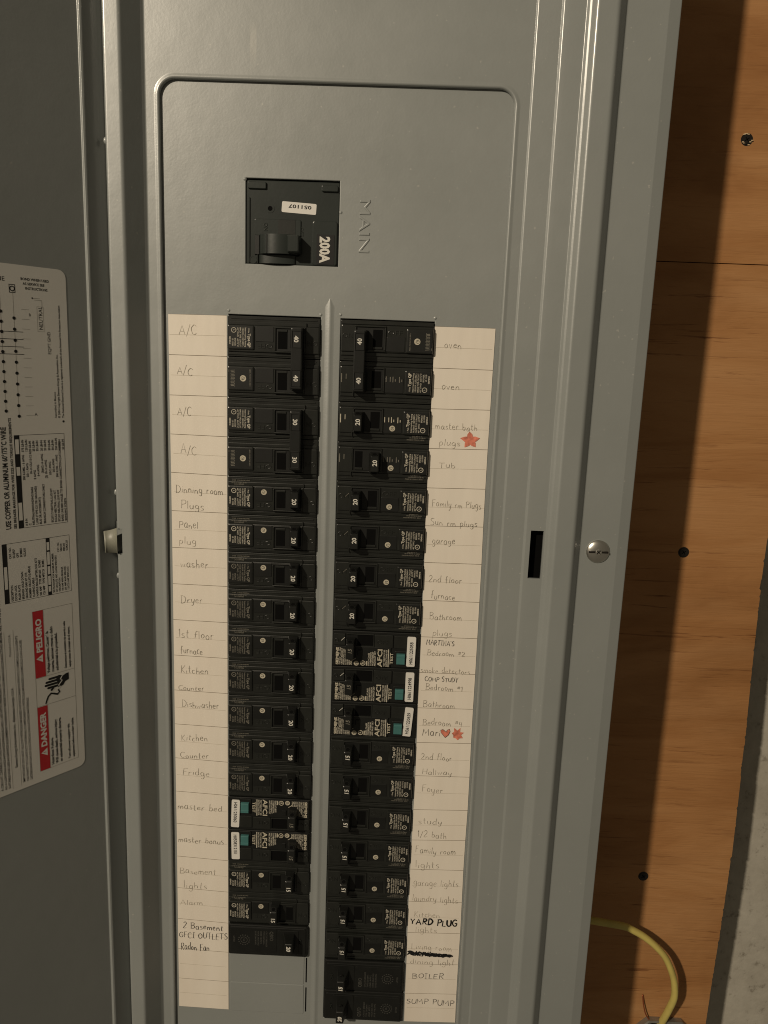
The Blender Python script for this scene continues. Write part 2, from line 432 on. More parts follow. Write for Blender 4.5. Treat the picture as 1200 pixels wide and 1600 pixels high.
# trim cover: bent sheet profile, front face c (towards the viewer)
TZ0, TZ1 = -650, 470
mb = MB()
def strip(prof, holes=()):
    """extrude a profile (a,c) along b; holes: (a0,a1,b0,b1)"""
    cuts = sorted({TZ0, TZ1} | {h[2] for h in holes} | {h[3] for h in holes})
    # extra rows: very slight waviness of the pressed sheet
    n = len(prof); rows = []
    for c0, c1 in zip(cuts, cuts[1:]):
        k = max(1, int((c1-c0)/60))
        rows += [c0 + (c1-c0)*i/k for i in range(k)]
    rows.append(cuts[-1])
    vs = [(a, b, c) for b in rows for a, c in prof]; fs = []
    for j in range(len(rows)-1):
        bm_ = (rows[j]+rows[j+1])/2
        for i in range(n-1):
            am = (prof[i][0]+prof[i+1][0])/2
            if any(h[0] < am < h[1] and h[2] < bm_ < h[3] for h in holes): continue
            fs.append([j*n+i, j*n+i+1, (j+1)*n+i+1, (j+1)*n+i])
    mb.add(vs, fs, 'paint', True)
# right side, going outwards from the flat field
right = fillet([(212, 2.0, 0), (217.2, 2.0, 0.25), (218.3, 2.75, 1.5), (231.6, 3.4, 0.25), (232.9, 4.3, 1.6), (236, 4.6, 0), (244.3, 4.7, 0),
                (245.6, 4.8, 1.0), (247.0, 6.0, 0.9), (248.2, 6.6, 1.0), (251.0, 9.2, 3.0), (263.4, 9.2, 3.6), (269.2, 1.2, 2.0),
                (293.8, 1.0, 2.5), (301.2, -0.6, 1.0), (301.6, -5.5, 0.8)], 7)
strip(right, [(236.0, 244.3, -161.5, -129.4)])
# left side, going outwards (towards the hinge); wound the other way
left = fillet([(-7.5, 2.0, 0), (-11.2, 2.0, 1.2), (-12.6, 3.6, 1.2), (-20.8, 15.8, 2.6), (-27.4, 15.95, 0), (-30.6, 16.0, 2.6), (-32.4, 9.0, 1.5), (-33, 2.0, 1.0), (-95, 1.0, 0), (-96.5, -5, 0)], 7)[::-1]
strip(left, [(-34, -27.4, -153.0, -137.2)])
# flat field with the rounded opening and its rolled lip
OA0, OA1, OB0, OB1 = -2.6, 208.3, -600, 134.6
def opn(o): return rr(OA0-o, OA1+o, OB0-o, OB1+o, 9.5+o, 10)
lip = [(3.4, 2.0), (2.5, 2.1), (1.7, 2.42), (1.0, 2.45), (0.4, 2.1), (0.05, 1.5), (0, 0.2)]
loops = [[(x, y, c) for x, y in opn(o)] for o, c in lip]
mb.loft(loops, 'paint', False, smooth=True)
inner = opn(3.4); out = []
for x, y in inner:
    ea = -7.5 if x < 20 else (212 if x > 190 else x)
    eb = y
    # corner points run out to the rectangle's edges
    if y > OB1 - 9.5 + 0.001: eb = TZ1 if True else y
    if y < OB0 + 9.5 - 0.001: eb = TZ0
    out.append((x if (eb != y) else ea, eb if eb != y else y, 2.0))
n_ = len(inner); vs = [(x, y, 2.0) for x, y in inner]
# top field
tops = sorted([p for p in vs if p[1] > OB1 - 9.6], key=lambda p: p[0])
for p, q in zip(tops, tops[1:]): mb.add([p, q, (q[0], TZ1, 2), (p[0], TZ1, 2)], [[0, 1, 2, 3]], 'paint')
lo = tops[0]; hi = tops[-1]
bots = sorted([p for p in vs if p[1] < OB0 + 9.6], key=lambda p: p[0])
for p, q in zip(bots, bots[1:]): mb.add([p, (p[0], TZ0, 2), (q[0], TZ0, 2), q], [[0, 1, 2, 3]], 'paint')
mb.add([(-7.5, TZ0, 2), (lo[0], TZ0, 2), (lo[0], TZ1, 2), (-7.5, TZ1, 2)], [[0, 1, 2, 3]], 'paint')
mb.add([(hi[0], TZ0, 2), (212, TZ0, 2), (212, TZ1, 2), (hi[0], TZ1, 2)], [[0, 1, 2, 3]], 'paint')
# latch bevel round the slot
mb.loft([[(x, y, c) for x, y in rr(a0, a1, b0, b1, 0.3)] for a0, a1, b0, b1, c in ((236.0, 244.3, -161.5, -129.4, 4.62), (236.0, 244.3, -161.5, -129.4, 2.8))], 'paint', False)
mb.poly([(228, -168), (252, -168), (252, -122), (228, -122)], -2.0, 'void')
mb.poly([(-33.5, -156), (-22, -156), (-22, -133), (-33.5, -133)], 10.0, 'paint')
for bz in (-113.4, -168.5, 96.0):
    mb.loft([[(-31.2 + r_*math.cos(2*math.pi*i/12), bz + 1.6*r_*math.sin(2*math.pi*i/12), 13.9 + c_) for i in range(12)] for r_, c_ in ((1.3, 0), (1.15, 0.5), (0.7, 0.85), (0.2, 0.95))], 'paint', True, smooth=True)
pobj(mb, 'trim_cover')

# cover screw on the right flange
mb = MB()
prof = [(7.6, 0.0), (7.7, 0.5), (7.2, 1.1), (5.6, 1.9), (3.2, 2.5), (0.6, 2.7)]
mb.loft([[(r*math.cos(2*math.pi*i/36), r*math.sin(2*math.pi*i/36), c) for i in range(36)] for r, c in prof], 'steel', True, smooth=True)
mb.quad(-6.3, 6.3, -0.62, 0.62, 2.78, 'screw')
mb.add([(-6.3, -0.62, 2.0), (-6.3, 0.62, 2.0), (-6.3, 0.62, 2.78), (-6.3, -0.62, 2.78), (6.3, -0.62, 2.0), (6.3, 0.62, 2.0), (6.3, 0.62, 2.78), (6.3, -0.62, 2.78)], [[0, 3, 2, 1], [4, 5, 6, 7], [1, 2, 6, 5], [0, 4, 7, 3]], 'screw')
mb.loft([[(r*math.cos(2*math.pi*i/12+.2), r*math.sin(2*math.pi*i/12+.2), c) for i in range(12)] for r, c in ((2.1, 2.78), (1.5, 2.95), (0.9, 2.84))], 'steel')
for an in (45, 135):
    ca, sa = math.cos(math.radians(an)), math.sin(math.radians(an))
    mb.add([(q*ca - t*sa, q*sa + t*ca, 2.97) for q, t in ((-1.7, -0.28), (1.7, -0.28), (1.7, 0.28), (-1.7, 0.28))], [[0, 1, 2, 3]], 'screw')
o = pobj(mb, 'cover_screw'); o.location = PO + Vector((0.2812, -0.0011, -0.1423))

# hinge tab
mb = MB(); tb0, tb1 = -152.4, -138.2
pf = [(-38.2, 18.9), (-37.2, 18.3), (-35.8, 17.7), (-33.8, 17.3), (-32.0, 17.4), (-30.6, 17.9), (-29.8, 18.6)]
vs = [(a, tb0, c) for a, c in pf] + [(a, tb1, c) for a, c in pf] + [(a, tb0, c-1.1) for a, c in pf] + [(a, tb1, c-1.1) for a, c in pf]
n = len(pf); fs = [[i, i+1, n+i+1, n+i] for i in range(n-1)] + [[n+i, n+i+1, 3*n+i+1, 3*n+i] for i in range(n-1)] + [[2*n+i, 2*n+i+1, i+1, i] for i in range(n-1)] + [[0, n, 3*n, 2*n]]
mb.add([(a + (0.7 if b == tb0 and a < -38 else 0), b + ((a + 39)**2*0.03 if b == tb1 else 0), c) for a, b, c in vs], fs, 'tab', True)
pobj(mb, 'hinge_tab')

# ------------------------------------------------------------------- inner cover plate (dead front)
HOLES = [(48.6, 106.0, 31.2, 81.1), (38.0, 96.0, -457.6, 0.4), (108.5, 167.4, -510.8, 0.2)]
mb = MB(); e_ = 0.45; PC = -0.35
ac = sorted({-14, 222} | {h[0]-e_ for h in HOLES} | {h[1]+e_ for h in HOLES})
bc = sorted({-620, 150} | {h[2]-e_ for h in HOLES} | {h[3]+e_ for h in HOLES})
for i in range(len(ac)-1):
    for j in range(len(bc)-1):
        ma_, mb_ = (ac[i]+ac[i+1])/2, (bc[j]+bc[j+1])/2
        if any(h[0]-e_ < ma_ < h[1]+e_ and h[2]-e_ < mb_ < h[3]+e_ for h in HOLES): continue
        mb.quad(ac[i], ac[i+1], bc[j], bc[j+1], PC, 'paint')
for h in HOLES:
    mb.loft([[(x, y, c) for x, y in rr(h[0]-o, h[1]+o, h[2]-o, h[3]+o)] for o, c in ((e_, PC), (0.15, PC-0.12), (0, PC-0.45), (0, PC-2.2))], 'paint', False)
# stiffening rib between the two columns
rp = [(98.6, PC), (99.6, PC+0.12), (100.9, PC+0.5), (101.8, PC+0.7), (102.6, PC+0.5), (103.5, PC+0.12), (104.4, PC)]
n = len(rp); vs = [(101.6, 12.5, PC+0.01)]*n + [(a, 7, c+0.01) for a, c in rp] + [(a, -600, c+0.01) for a, c in rp]
mb.add(vs, [[j*n+i+1, j*n+i, (j+1)*n+i, (j+1)*n+i+1][::-1] if False else [(j+1)*n+i, (j+1)*n+i+1, j*n+i+1, j*n+i] for j in range(2) for i in range(n-1)], 'paint', True)
# small stretched corners of the stampings
for x, y in ((48.0, 80.4), (38.2, 2.6), (96.0, 2.0), (108.4, 2.4), (167.6, 2.4), (107.0, 63.0)):
    R_ = 0.8
    mb.loft([[(x + r*math.cos(2*math.pi*i/14), y + r*math.sin(2*math.pi*i/14), PC + c) for i in range(14)] for r, c in ((R_*1.3, 0.0), (R_*.9, 0.12), (R_*.5, 0.42), (R_*.15, 0.55))], 'paint', True, smooth=True)
plate = pobj(mb, 'inner_cover_plate')
# embossed MAIN (reads downwards)
mb = MB(); emboss(mb, 'MAIN', 118.6, 71.6, 6.6, PC, 'paint', -90, 0.4, sx=1.45)
mb.obj('embossed_lettering', plate)
# unused knock-out blanks at the foot of the left column
for b1 in (-457.9, -483.3):
    mb = MB(); mb.box(38.4, 93.4, b1-25.1, b1-0.2, PC, PC+0.35, 'paint', 0.3, 0.8)
    mb.obj('knockout_blank', plate)
    mb = MB(); mb.quad(94.6, 95.6, b1-23.2, b1-2.2, PC+0.03, 'void'); mb.obj('knockout_slit', plate)

# ------------------------------------------------------------------- door (opened 129 degrees)
T = math.radians(51.0)
dv = Vector((-math.cos(T), -math.sin(T), 0)); nv = Vector((math.sin(T), -math.cos(T), 0))
# local frame of the door: a runs AGAINST dv (so that a increases to the right), c along its inner normal
hx, hy = -33.0, 10.0
door_root = MB()
def dloc(o):
    """place a child whose face coordinates are (a=-s, b=z, c=height off the inner face)"""
    o.matrix_local = Matrix(((-dv.x, -nv.x, 0, (hx-102)*MM), (-dv.y, -nv.y, 0, (-hy-50)*MM), (0, 0, 1, 0.2), (0, 0, 0, 1)))
mb = MB()
# skin, with the hemmed lip near the hinge
pf = fillet([(-290, 0, 0), (-14.9, 0, 0.6), (-14.6, 1.6, 0.5), (-13.4, 1.9, 0.5), (-12.6, 1.5, 0.5), (-12.3, -0.6, 0.5), (-3.0, -0.6, 0.8), (2.6, -1.2, 0.6), (3.2, -8, 0)], 5)
n = len(pf); vs = [(a, -632, c) for a, c in pf] + [(a, 440, c) for a, c in pf]
mb.add(vs, [[i, i+1, n+i+1, n+i] for i in range(n-1)], 'paint', False)
mb.add([(-290, -632, 0), (-290, 440, 0), (-290, 440, -1.4), (-290, -632, -1.4), (3.2, -632, -8), (3.2, 440, -8)], [[0, 1, 2, 3], [3, 2, 5, 4]], 'paint')
door = mb.obj('door', panel); dloc(door)
def dchild(mb, name): return mb.obj(name, door)
# the label sheet: s 28..118, z 20..-293
mb = MB()
mb.loft([[(x, y, c) for x, y in rr(-122, -28, -293.5, 20, 4.5)] for c in (0.02, 0.14)], 'door_white')
dchild(mb, 'label_sheet')
LC = 0.17
def vt(mb, st, s, z, size, k='ink', bold=0.0, sx=1.0, align='LEFT'):
    """text reading upwards; s = distance of the baseline from the hinge, z = start"""
    return mb.text(st, -s, z, size, LC, k, 90, bold, sx, align)
def ln(mb, s0, s1, z0, z1, k='ink', c=LC): mb.quad(-max(s0, s1), -min(s0, s1), min(z0, z1), max(z0, z1), c, k)
def frame(mb, s0, s1, z0, z1, w=0.3, k='ink'):
    ln(mb, s0, s0+w, z0, z1, k); ln(mb, s1-w, s1, z0, z1, k); ln(mb, s0+w, s1-w, z0, z0+w, k); ln(mb, s0+w, s1-w, z1-w, z1, k)
# wiring diagram
mb = MB()
for s, z0, z1, n in ((59.2, -9.1, -63.8, 10), (66.4, -5.8, -60.7, 11), (80.5, -5, -60, 11), (88, -5, -60, 11)):
    ln(mb, s-0.09, s+0.09, 12 if s > 60 else 6, z1, 'door_grey', LC)
    for i in range(n):
        mb.disc(-s, z0 + (z1-z0)*i/(n-1), 0.95, LC+0.03, 'ink', 10)
for i, z in enumerate((-16.5, -20.6, -24.8, -28.9)): ln(mb, 54.5, 96, z-0.14, z+0.14, 'ink', LC+0.015)
for i in range(12): ln(mb, 50.5, 55, -4-5.4*i-0.08, -4-5.4*i+0.08, 'door_grey')
frame(mb, 57.7, 61.2, 4.6, 9.2, 0.35, 'ink'); mb.ring(-59.4, 6.9, 1.0, 1.5, LC+0.02, 'ink', 14)
mb.text('LINE', -70.5, 10.6, 2.4, LC, 'ink', 0, 0, 1.1)
for i, st in enumerate(('BOND WHEN USED', 'AS SERVICE SEE', 'INSTRUCTIONS')): mb.text(st, -54.5 + i*1.2, 12.0 - i*2.5, 1.45, LC, 'ink', 0, 0.02, 0.92)
frame(mb, 42.2, 46.0, -15.8, -1.8, 0.16, 'door_grey'); vt(mb, 'NEUTRAL', 42.9, -14.8, 2.3, 'ink', 0, 0.95)
ln(mb, 43, 47.5, 1.6, 1.8, 'door_grey'); ln(mb, 42.8, 43.0, -1.8, 1.8, 'door_grey'); mb.disc(-48.3, 2.6, 0.5, LC, 'ink', 8); ln(mb, 44, 48.2, 2.5, 2.7, 'door_grey')
vt(mb, 'EQPT GND', 38.7, -28.5, 1.9); mb.text('B', -50.8, -7.5, 1.6, LC, 'ink'); mb.text('A', -50.2, -63.8, 1.8, LC, 'ink')
vt(mb, 'The National Electrical Code is a registered trademark of the National Fire Protection Association', 32.4, -65.5, 1.25, 'ink', 0.02, 0.95)
vt(mb, '© 2004 Copyright Siemens Energy & Automation, Inc.', 34.8, -65.5, 1.3, 'ink', 0.02, 0.95)
vt(mb, 'Assembled in Mexico', 37.0, -65.5, 1.3, 'ink', 0.01)
mb.disc(-32.9, -67.6, 0.7, LC, 'ink', 10)
dchild(mb, 'wiring_diagram')
# torque table
mb = MB()
vt(mb, 'USE COPPER OR ALUMINUM 60°/75°C WIRE', 67.3, -129.0, 3.0, 'ink', 0.03, 0.74)
vt(mb, 'SEE BREAKER MARKINGS FOR WIRE SIZE AND TORQUE REQUIREMENTS', 64.1, -129.0, 1.5, 'ink', 0.03, 0.97)
ln(mb, 59.8, 62.9, -129.3, -74.6)
for a_, b_ in ((-124.5, -114), (-98, -93), (-85.5, -77)): ln(mb, 60.3, 62.4, a_, b_, 'door_white', LC+0.03)
vt(mb, 'CONNECTION', 60.6, -124.2, 1.5); vt(mb, 'WIRE', 60.6, -97.6, 1.5); vt(mb, 'TORQUE', 60.6, -85.2, 1.5)
for i in (3,): pass
frame(mb, 32.9, 62.9, -129.3, -74.6, 0.2)
rowsT = [('A B N', '300 KCMIL - 6 AWG', '375 LB-IN'), ('C', '2/0-1 AWG', '120 LB-IN'), ('NEUTRAL/GROUNDING BARS', '10-14 CU/10-12 AL', '20 LB-IN'), ('LUGS (TYPE CU OR GROUND)', '8 AWG', '25 LB-IN'), ('BUS OR ACCESSORY)', '6-4 AWG', '35 LB-IN'),
         ('BRANCH CONNECTORS ONLY', '(3)#12-14 AWG', '20 LB-IN'), ('', '(2) 10-14 AWG', '20 LB-IN'), ('ECLK1/2 NEUTRAL LUG KIT', '1/0-2 AWG', '50 LB-IN'), ('ECLK2 NEUTRAL LUG KIT', '2/0-6 AWG', '50 LB-IN'), ('ECLK3 NEUTRAL LUG KIT', '300 KCM - 1 AWG', '250 LB-IN'),
         ('BARS: UNUSED HOLES TO BOND CONNECTION (CATCH HEX)', '', '45 LB-IN'), ('BONDING SCREW', '', '50 LB-IN')]
for i, (a_, b_, c_) in enumerate(rowsT):
    s = 57.6 - i*2.12 - (0.5 if i > 4 else 0) - (0.4 if i > 6 else 0)
    k = 'ink'
    if a_: vt(mb, a_, s, -128.2, 1.35, k, 0.03, 0.92)
    if b_: vt(mb, b_, s, -101 + (i % 3)*1.6, 1.35, k, 0.03, 0.92)
    vt(mb, c_, s, -84.5, 1.35, k, 0.03, 0.92)
dchild(mb, 'torque_table')
# accessories table and the dense text blocks further out
mb = MB()
ln(mb, 70.5, 73.3, -173.3, -137.3); ln(mb, 71.0, 72.8, -164.5, -151.0, 'door_white', LC+0.03); vt(mb, 'ACCESSORIES', 71.2, -164.2, 1.4)
frame(mb, 32.4, 73.3, -173.3, -137.3, 0.2)
ln(mb, 44.9, 47.3, -173.1, -137.5)
for a_, b_ in ((-171, -167.5), (-166.8, -161), (-160, -155), (-154, -146), (-145, -140)): ln(mb, 45.3, 46.9, a_, b_, 'door_white', LC+0.03)
vt(mb, 'MAX', 45.5, -170.8, 1.1); vt(mb, 'WIRE', 45.5, -166.3, 1.1); vt(mb, 'USE', 45.5, -159.4, 1.1); vt(mb, 'BREAKERS', 45.5, -153.5, 1.1); vt(mb, 'TYPE', 45.5, -144, 1.1)
acc = [('DESCRIPTION', 'CAT. NO.'), ('DOOR LOCK', 'ECQFLF'), ('FILLER PLATE', 'QF3'), ('BREAKER HOLD DOWN', 'ECMBR1'), ('GROUND BAR KIT (10)', 'ECLK01'), ('NUMBER CIRCUITS (LABELS)', ''), ('CLOSING LABELS', ''), ('HANDLE BRACE INTERLOCK KITS', ''), ('200 AMP   TYPE MP2200   ECMB2', ''), ('125 AMP   TYPE MP2125   ECMB1', '')]
for i, (a_, b_) in enumerate(acc):
    s = 68.2 - i*2.12; vt(mb, a_, s, -172.4, 1.3, 'ink', 0.03, 0.88)
    if b_: vt(mb, b_, s, -146.5, 1.3, 'ink', 0.03, 0.88)
for i, (a_, b_) in enumerate((('SEE DIAGRAM FOR MAXIMUM NUMBER', ''), ('OF CIRCUITS AND LARGE BREAKERS', ''), ('DESCRIPTION', 'CAT. NO.'), ('100 AMP MAIN BREAKER', 'MBK100'), ('200 AMP MAIN BREAKER', 'MBK200'), ('125/225 AMP MAIN LUG', 'ECMLK225'))):
    s = 43.0 - i*1.85; vt(mb, a_, s, -172.2, 1.2, 'ink', 0.02, 0.86)
    if b_: vt(mb, b_, s, -147, 1.2, 'ink', 0.02, 0.86)
dchild(mb, 'accessory_table')
mb = MB()
para = ['SUITABLE FOR USE AS SERVICE EQUIPMENT WHEN NOT MORE THAN SIX MAIN DISCONNECTING MEANS ARE PROVIDED AND WHEN NOT USED',
        'AS A LIGHTING AND APPLIANCE PANELBOARD. USE WITH BREAKERS OF THE TYPES LISTED. THIS PANELBOARD IS SUITABLE FOR USE ON',
        'A CIRCUIT CAPABLE OF DELIVERING NOT MORE THAN 22,000 RMS SYMMETRICAL AMPERES AT 240 VOLTS MAXIMUM WHEN PROTECTED BY',
        'THE MAIN BREAKER. ENCLOSURE TYPE 1. REPLACE ALL COVERS AND FILLER PLATES TO FILL UNUSED OPENINGS BEFORE ENERGIZING.']
for i in range(12):
    vt(mb, para[i % 4], 76.2 + i*2.2, -290.0, 1.45, 'ink', 0.02, 1.06)
vt(mb, 'IMPORTANT: DO NOT ALLOW PETROLEUM BASED HYDROCARBON SPRAYS, CHEMICALS, SOLVENTS', 67.3, -289.5, 1.5, 'ink', 0.01, 1.02)
vt(mb, 'OR PAINT TO CONTACT INTERNAL COMPONENTS. PETROLEUM BASED CHEMICALS CAN CAUSE', 65.0, -289.5, 1.5, 'ink', 0.01, 1.02)
vt(mb, 'DETERIORATION OF ELECTRICAL INSULATING MATERIALS.', 62.7, -289.5, 1.5, 'ink', 0.01, 1.0)
ln(mb, 69.6, 69.8, -291, -190, 'door_grey'); ln(mb, 74.9, 75.1, -291, -190, 'door_grey')
vt(mb, 'Siemens Energy & Automation, Inc.  Alpharetta, Georgia  U.S.A.', 71.4, -278, 1.6, 'ink', 0.02, 0.92); vt(mb, 'Printed in U.S.A.', 71.4, -206, 1.5)
dchild(mb, 'instruction_text')
# danger block
mb = MB()
frame(mb, 32.4, 57.8, -286.6, -181.4, 0.22, 'door_grey')
ln(mb, 32.4, 57.8, -224.7, -224.5, 'door_grey', LC+0.02); ln(mb, 32.4, 57.8, -243.5, -243.3, 'door_grey', LC+0.02)
for z, ls in ((-285, ('Hazardous Voltage.', 'Will cause death, serious injury', 'or substantial property damage.', '', 'Turn off power supplying this', 'equipment before working inside.')),
              (-223, ('Voltaje peligroso. Causará la', 'muerte, lesiones graves o daño', 'substancial a la propiedad.', '', 'Desconecte el suministro de energía a este', 'equipo antes de trabajar en el mismo.'))):
    for i, st in enumerate(ls):
        if st: vt(mb, st, 48.6 - i*2.75, z, 1.75 if i < 3 else 1.5, 'ink', 0.035, 0.98 if i < 3 or z < -250 else 0.86)
dchild(mb, 'warning_text')
def header(word, z0, z1, tz):
    mb = MB(); ln(mb, 51.2, 57.6, z0, z1, 'door_red', LC+0.03)
    mb.text(word, -52.7, tz + 6.5, 3.6, LC+0.07, 'door_white', 90, 0.045, 1.12)
    mb.add([(-52.6, tz, LC+0.07), (-52.6, tz+5.2, LC+0.07), (-56.6, tz+2.6, LC+0.07)], [[0, 1, 2]], 'door_white')
    ln(mb, 53.5, 55.2, tz+2.4, tz+2.8, 'door_red', LC+0.10)
    dchild(mb, 'warning_header')
header('DANGER', -286.4, -243.8, -277.2); header('PELIGRO', -224.4, -181.6, -214.8)
# hand and lightning symbol
mb = MB()
hc = LC+0.02
def P(pts, c=hc, k='ink'): mb.poly([(-s, z) for s, z in pts][::-1] if False else [(-s, z) for s, z in pts], c, k)
P([(36.6, -226.3), (36.6, -230.8), (39.0, -231.6), (40.4, -233.6), (43.6, -234.4), (45.0, -226.8), (43.0, -226.2), (40.0, -227.3), (38.4, -226.4)])
for i, (zz, ln_) in enumerate(((-227.2, 5.6), (-229.1, 7.6), (-231.0, 8.2), (-232.9, 6.6))):
    mb.loft([[(x, y, c) for x, y in rr(-(44.2+ln_), -43.6, zz-0.72, zz+0.72, 0.7)] for c in (hc, hc+0.01)], 'ink')
mb.ribbon([(-46.6, -233.4), (-48.0, -234.6), (-48.6, -235.0)], 1.5, hc+0.03, 'ink')
mb.ribbon([(-40.0, -226.0), (-42.2, -229.2), (-41.0, -230.2), (-43.6, -233.0), (-42.4, -233.8), (-44.4, -235.6)], 0.7, hc+0.05, 'door_white')
mb.ribbon([(-44.0, -235.4), (-43.0, -237.4), (-44.4, -238.6), (-46.6, -237.6), (-48.6, -236.8), (-50.4, -238.4), (-51.4, -240.6), (-52.2, -242.8)], 1.1, hc+0.02, 'ink')
dchild(mb, 'shock_hand_symbol')

# =================================================================== BREAKERS
_mc = {}
def part(name, key, build, parent):
    """child part; alike parts share one mesh"""
    if key not in _mc:
        mb = MB(); build(mb); _mc[key] = mb.mesh(name)
    o = bpy.data.objects.new(name, _mc[key]); COL.objects.link(o); o.parent = parent
    return o

def handle_b(mb, a0, bc=0.0, k='handle', top=11.0, back=17.0, side=1, lw=6.0):
    """rocker handle; side=+1 leans to the inner end (on), -1 to the outer end (off)"""
    a1 = a0 + 5.2
    lo0, lo1 = (a0-0.6, a0+back-10.0) if side > 0 else (a1-(back-10.0), a1+0.6)
    def rg(x0, x1, hb, c): return [(x, bc+y, c) for x, y in rr(x0, x1, -hb, hb, 0.5, 2)]
    rings = [rg(lo0, lo1, lw+0.9, 0.5), rg(lo0*0.5+a0*0.5-0.1, lo1*0.35+a1*0.65, lw+0.7, top-5.0), rg(a0-0.1, a1+0.2, lw+0.5, top-3.6), rg(a0+0.05, a1-0.05, lw-0.9, top-0.45), rg(a0+0.5, a1-0.5, lw-1.35, top)]
    mb.loft(rings, k)
    # tie hole through the sloping ends
    for sg in (1, -1):
        def E(r0, r1, kk, off, q0=1.0):
            n = 16; o_ = []
            for r in (r0, r1):
                o_.append([((a0+a1)/2 + r*math.cos(2*math.pi*i/n)*1.0, bc + sg*(lw-0.1 + off - 0.44*(r*q0*math.sin(2*math.pi*i/n))), top-2.15 + off*0.4 + r*q0*0.85*math.sin(2*math.pi*i/n)) for i in range(n)])
            return o_
        a_ = E(2.0, 1.35, k, 0.22); b_ = E(1.35, 0.01, 'void', 0.12)
        mb.loft(a_, k, False); mb.loft(b_, 'void', False)

def qp_body(mb, dy=0.0, label='type', last=False):
    B = dy
    mb.box(0, 58.3, B-12.55, B+12.55, -30, 0.6, 'plastic', 0.35, 0.4)
    mb.box(0.4, 57.9, B+9.9, B+11.6, 0.5, 1.15, 'plastic', 0.3)
    mb.box(0.3, 58.0, B-6.9, B+9.6, 0.5, 2.3, 'plastic', 0.6, 0.6)
    mb.box(0.3, 58.0, B-9.3, B-6.7, 0.5, 1.5, 'plastic', 0.5)
    mb.box(2.0, 56.0, B-11.3, B-10.6, 0.5, 0.95, 'plastic', 0.15)
    # window frame
    for a0, a1, b0, b1 in ((9.0, 28.4, 8.4, 9.3), (9.0, 28.4, -6.4, -5.5), (9.0, 9.9, -5.5, 8.4), (27.5, 28.4, -5.5, 8.4)):
        mb.box(a0, a1, B+b0, B+b1, 2.2, 3.4, 'plastic', 0.34)
    mb.box(10.0, 27.4, B-5.4, B+8.3, 2.2, 2.45, 'plastic_dark', 0.1)
    mb.box(28.9, 40.4, B-6.2, B+3.0, 2.2, 2.6, 'plastic_dark', 0.2, 0.4)
    mb.box(41.2, 57.9, B-6.7, B+8.2, 2.2, 3.3, 'plastic', 0.6, 0.7)
    mb.box(42.0, 57.2, B-5.9, B+7.5, 3.2, 3.42, 'plastic_dark', 0.08, 0.3)
    mb.box(8.4, 9.0, B-9.2, B+6.0, 1.4, 2.6, 'plastic', 0.2)

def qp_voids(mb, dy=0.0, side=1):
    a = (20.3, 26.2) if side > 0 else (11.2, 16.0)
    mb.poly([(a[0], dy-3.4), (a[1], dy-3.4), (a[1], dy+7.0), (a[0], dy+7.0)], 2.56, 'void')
    mb.box(a[0], a[1]+0.2, dy-4.9, dy-3.5, 2.3, 2.95, 'plastic', 0.2)

def qp_label(mb, dy, k):
    c = 3.47
    mb.text('Type QP', 45.0, dy-1.6, 1.75, c, k, 90, 0.035, 0.95)
    mb.text('1 Pole', 44.9, dy-5.2, 1.0, c, k, 90, 0.01, 0.9)
    for i, (st, b0) in enumerate((('Interrupting Rating', -5.3), ('10,000A 120/240V~', -5.3), ('HACR TYPE CIRCUIT', -5.3), ('40° SWD  60/75°C', -5.3), ('BREAKER', 1.2), ('LR 15338', 1.6))):
        mb.textfit(st, 46.95 + i*1.62, dy+b0, dy+(6.6 if i < 4 else 6.0), 1.05, c, k, 90, 0.01)
    mb.ring(53.9, dy-3.6, 1.25, 1.65, c, k, 18); mb.text('L', 54.3, dy-3.9, 1.1, c, k, 90, 0.02)
    mb.text('SIEMENS', 56.8, dy+0.3, 0.95, c, k, 90, 0.03)
def qp_strip_print(mb, dy, k):
    mb.text('CU 60/75°C', 47.5, dy-8.0, 0.85, 1.56, k, 0, 0.02, 1.1)
    mb.text('14-10 AWG 20 LB-IN', 45.6, dy-9.1, 0.8, 1.56, k, 0, 0.02, 1.05)
    mb.text('MADE IN MEXICO  ISSUE', 44.0, dy-10.4, 0.75, 1.1, k, 0, 0.02, 1.0)
def logo(mb, a, b, c, k, r=1.85):
    mb.ring(a, b, r*0.72, r, c, k, 22); mb.disc(a-0.1, b, r*0.72, c+0.001, k, 18)
    mb.ribbon([(a+r*.62, b+r*.1), (a+r*.2, b+r*.42), (a-r*.35, b+r*.25), (a-r*.4, b-r*.3), (a+r*.1, b-r*.5), (a+r*.6, b-r*.35)], r*.17, c+0.05, 'plastic_dark')
    mb.ribbon([(a+r*.25, b+r*.05), (a-r*.05, b+r*.05), (a-r*.05, b-r*.15)], r*.14, c+0.06, 'plastic_dark')
def serial_pad(mb, dy, k):
    c = 3.47
    rnd = random.Random(3)
    for i in range(6):
        b = dy-4.4 + i*1.75
        mb.ribbon([(53.2, b), (55.8, b+0.3), (55.6, b+1.1), (53.6, b+0.9), (53.4, b+1.5)], 0.42, c + i*0.01, k)
    mb.ribbon([(57.0, dy-4.6), (57.0, dy-3.2)], 0.4, c, k)
    mb.text('ADDL MOUNTING INFO', 43.9, dy-5.2, 0.75, c, k, 90, 0.02, 0.95)
    logo(mb, 48.0, dy+0.6, c, 'print_cream_and_glint', 1.95)
def onoff(o, dy, k, depth=0.2):
    part('on_lettering', ('on', dy, k), lambda mb: emboss(mb, 'ON', 1.0, dy+1.6, 3.0, 2.33, k, 0, depth, sx=1.05), o)
    part('off_lettering_or_glint', ('off', dy, k), lambda mb: emboss(mb, 'OFF', 29.4, dy+4.2, 2.9, 2.33, k, 0, depth, sx=1.35), o)

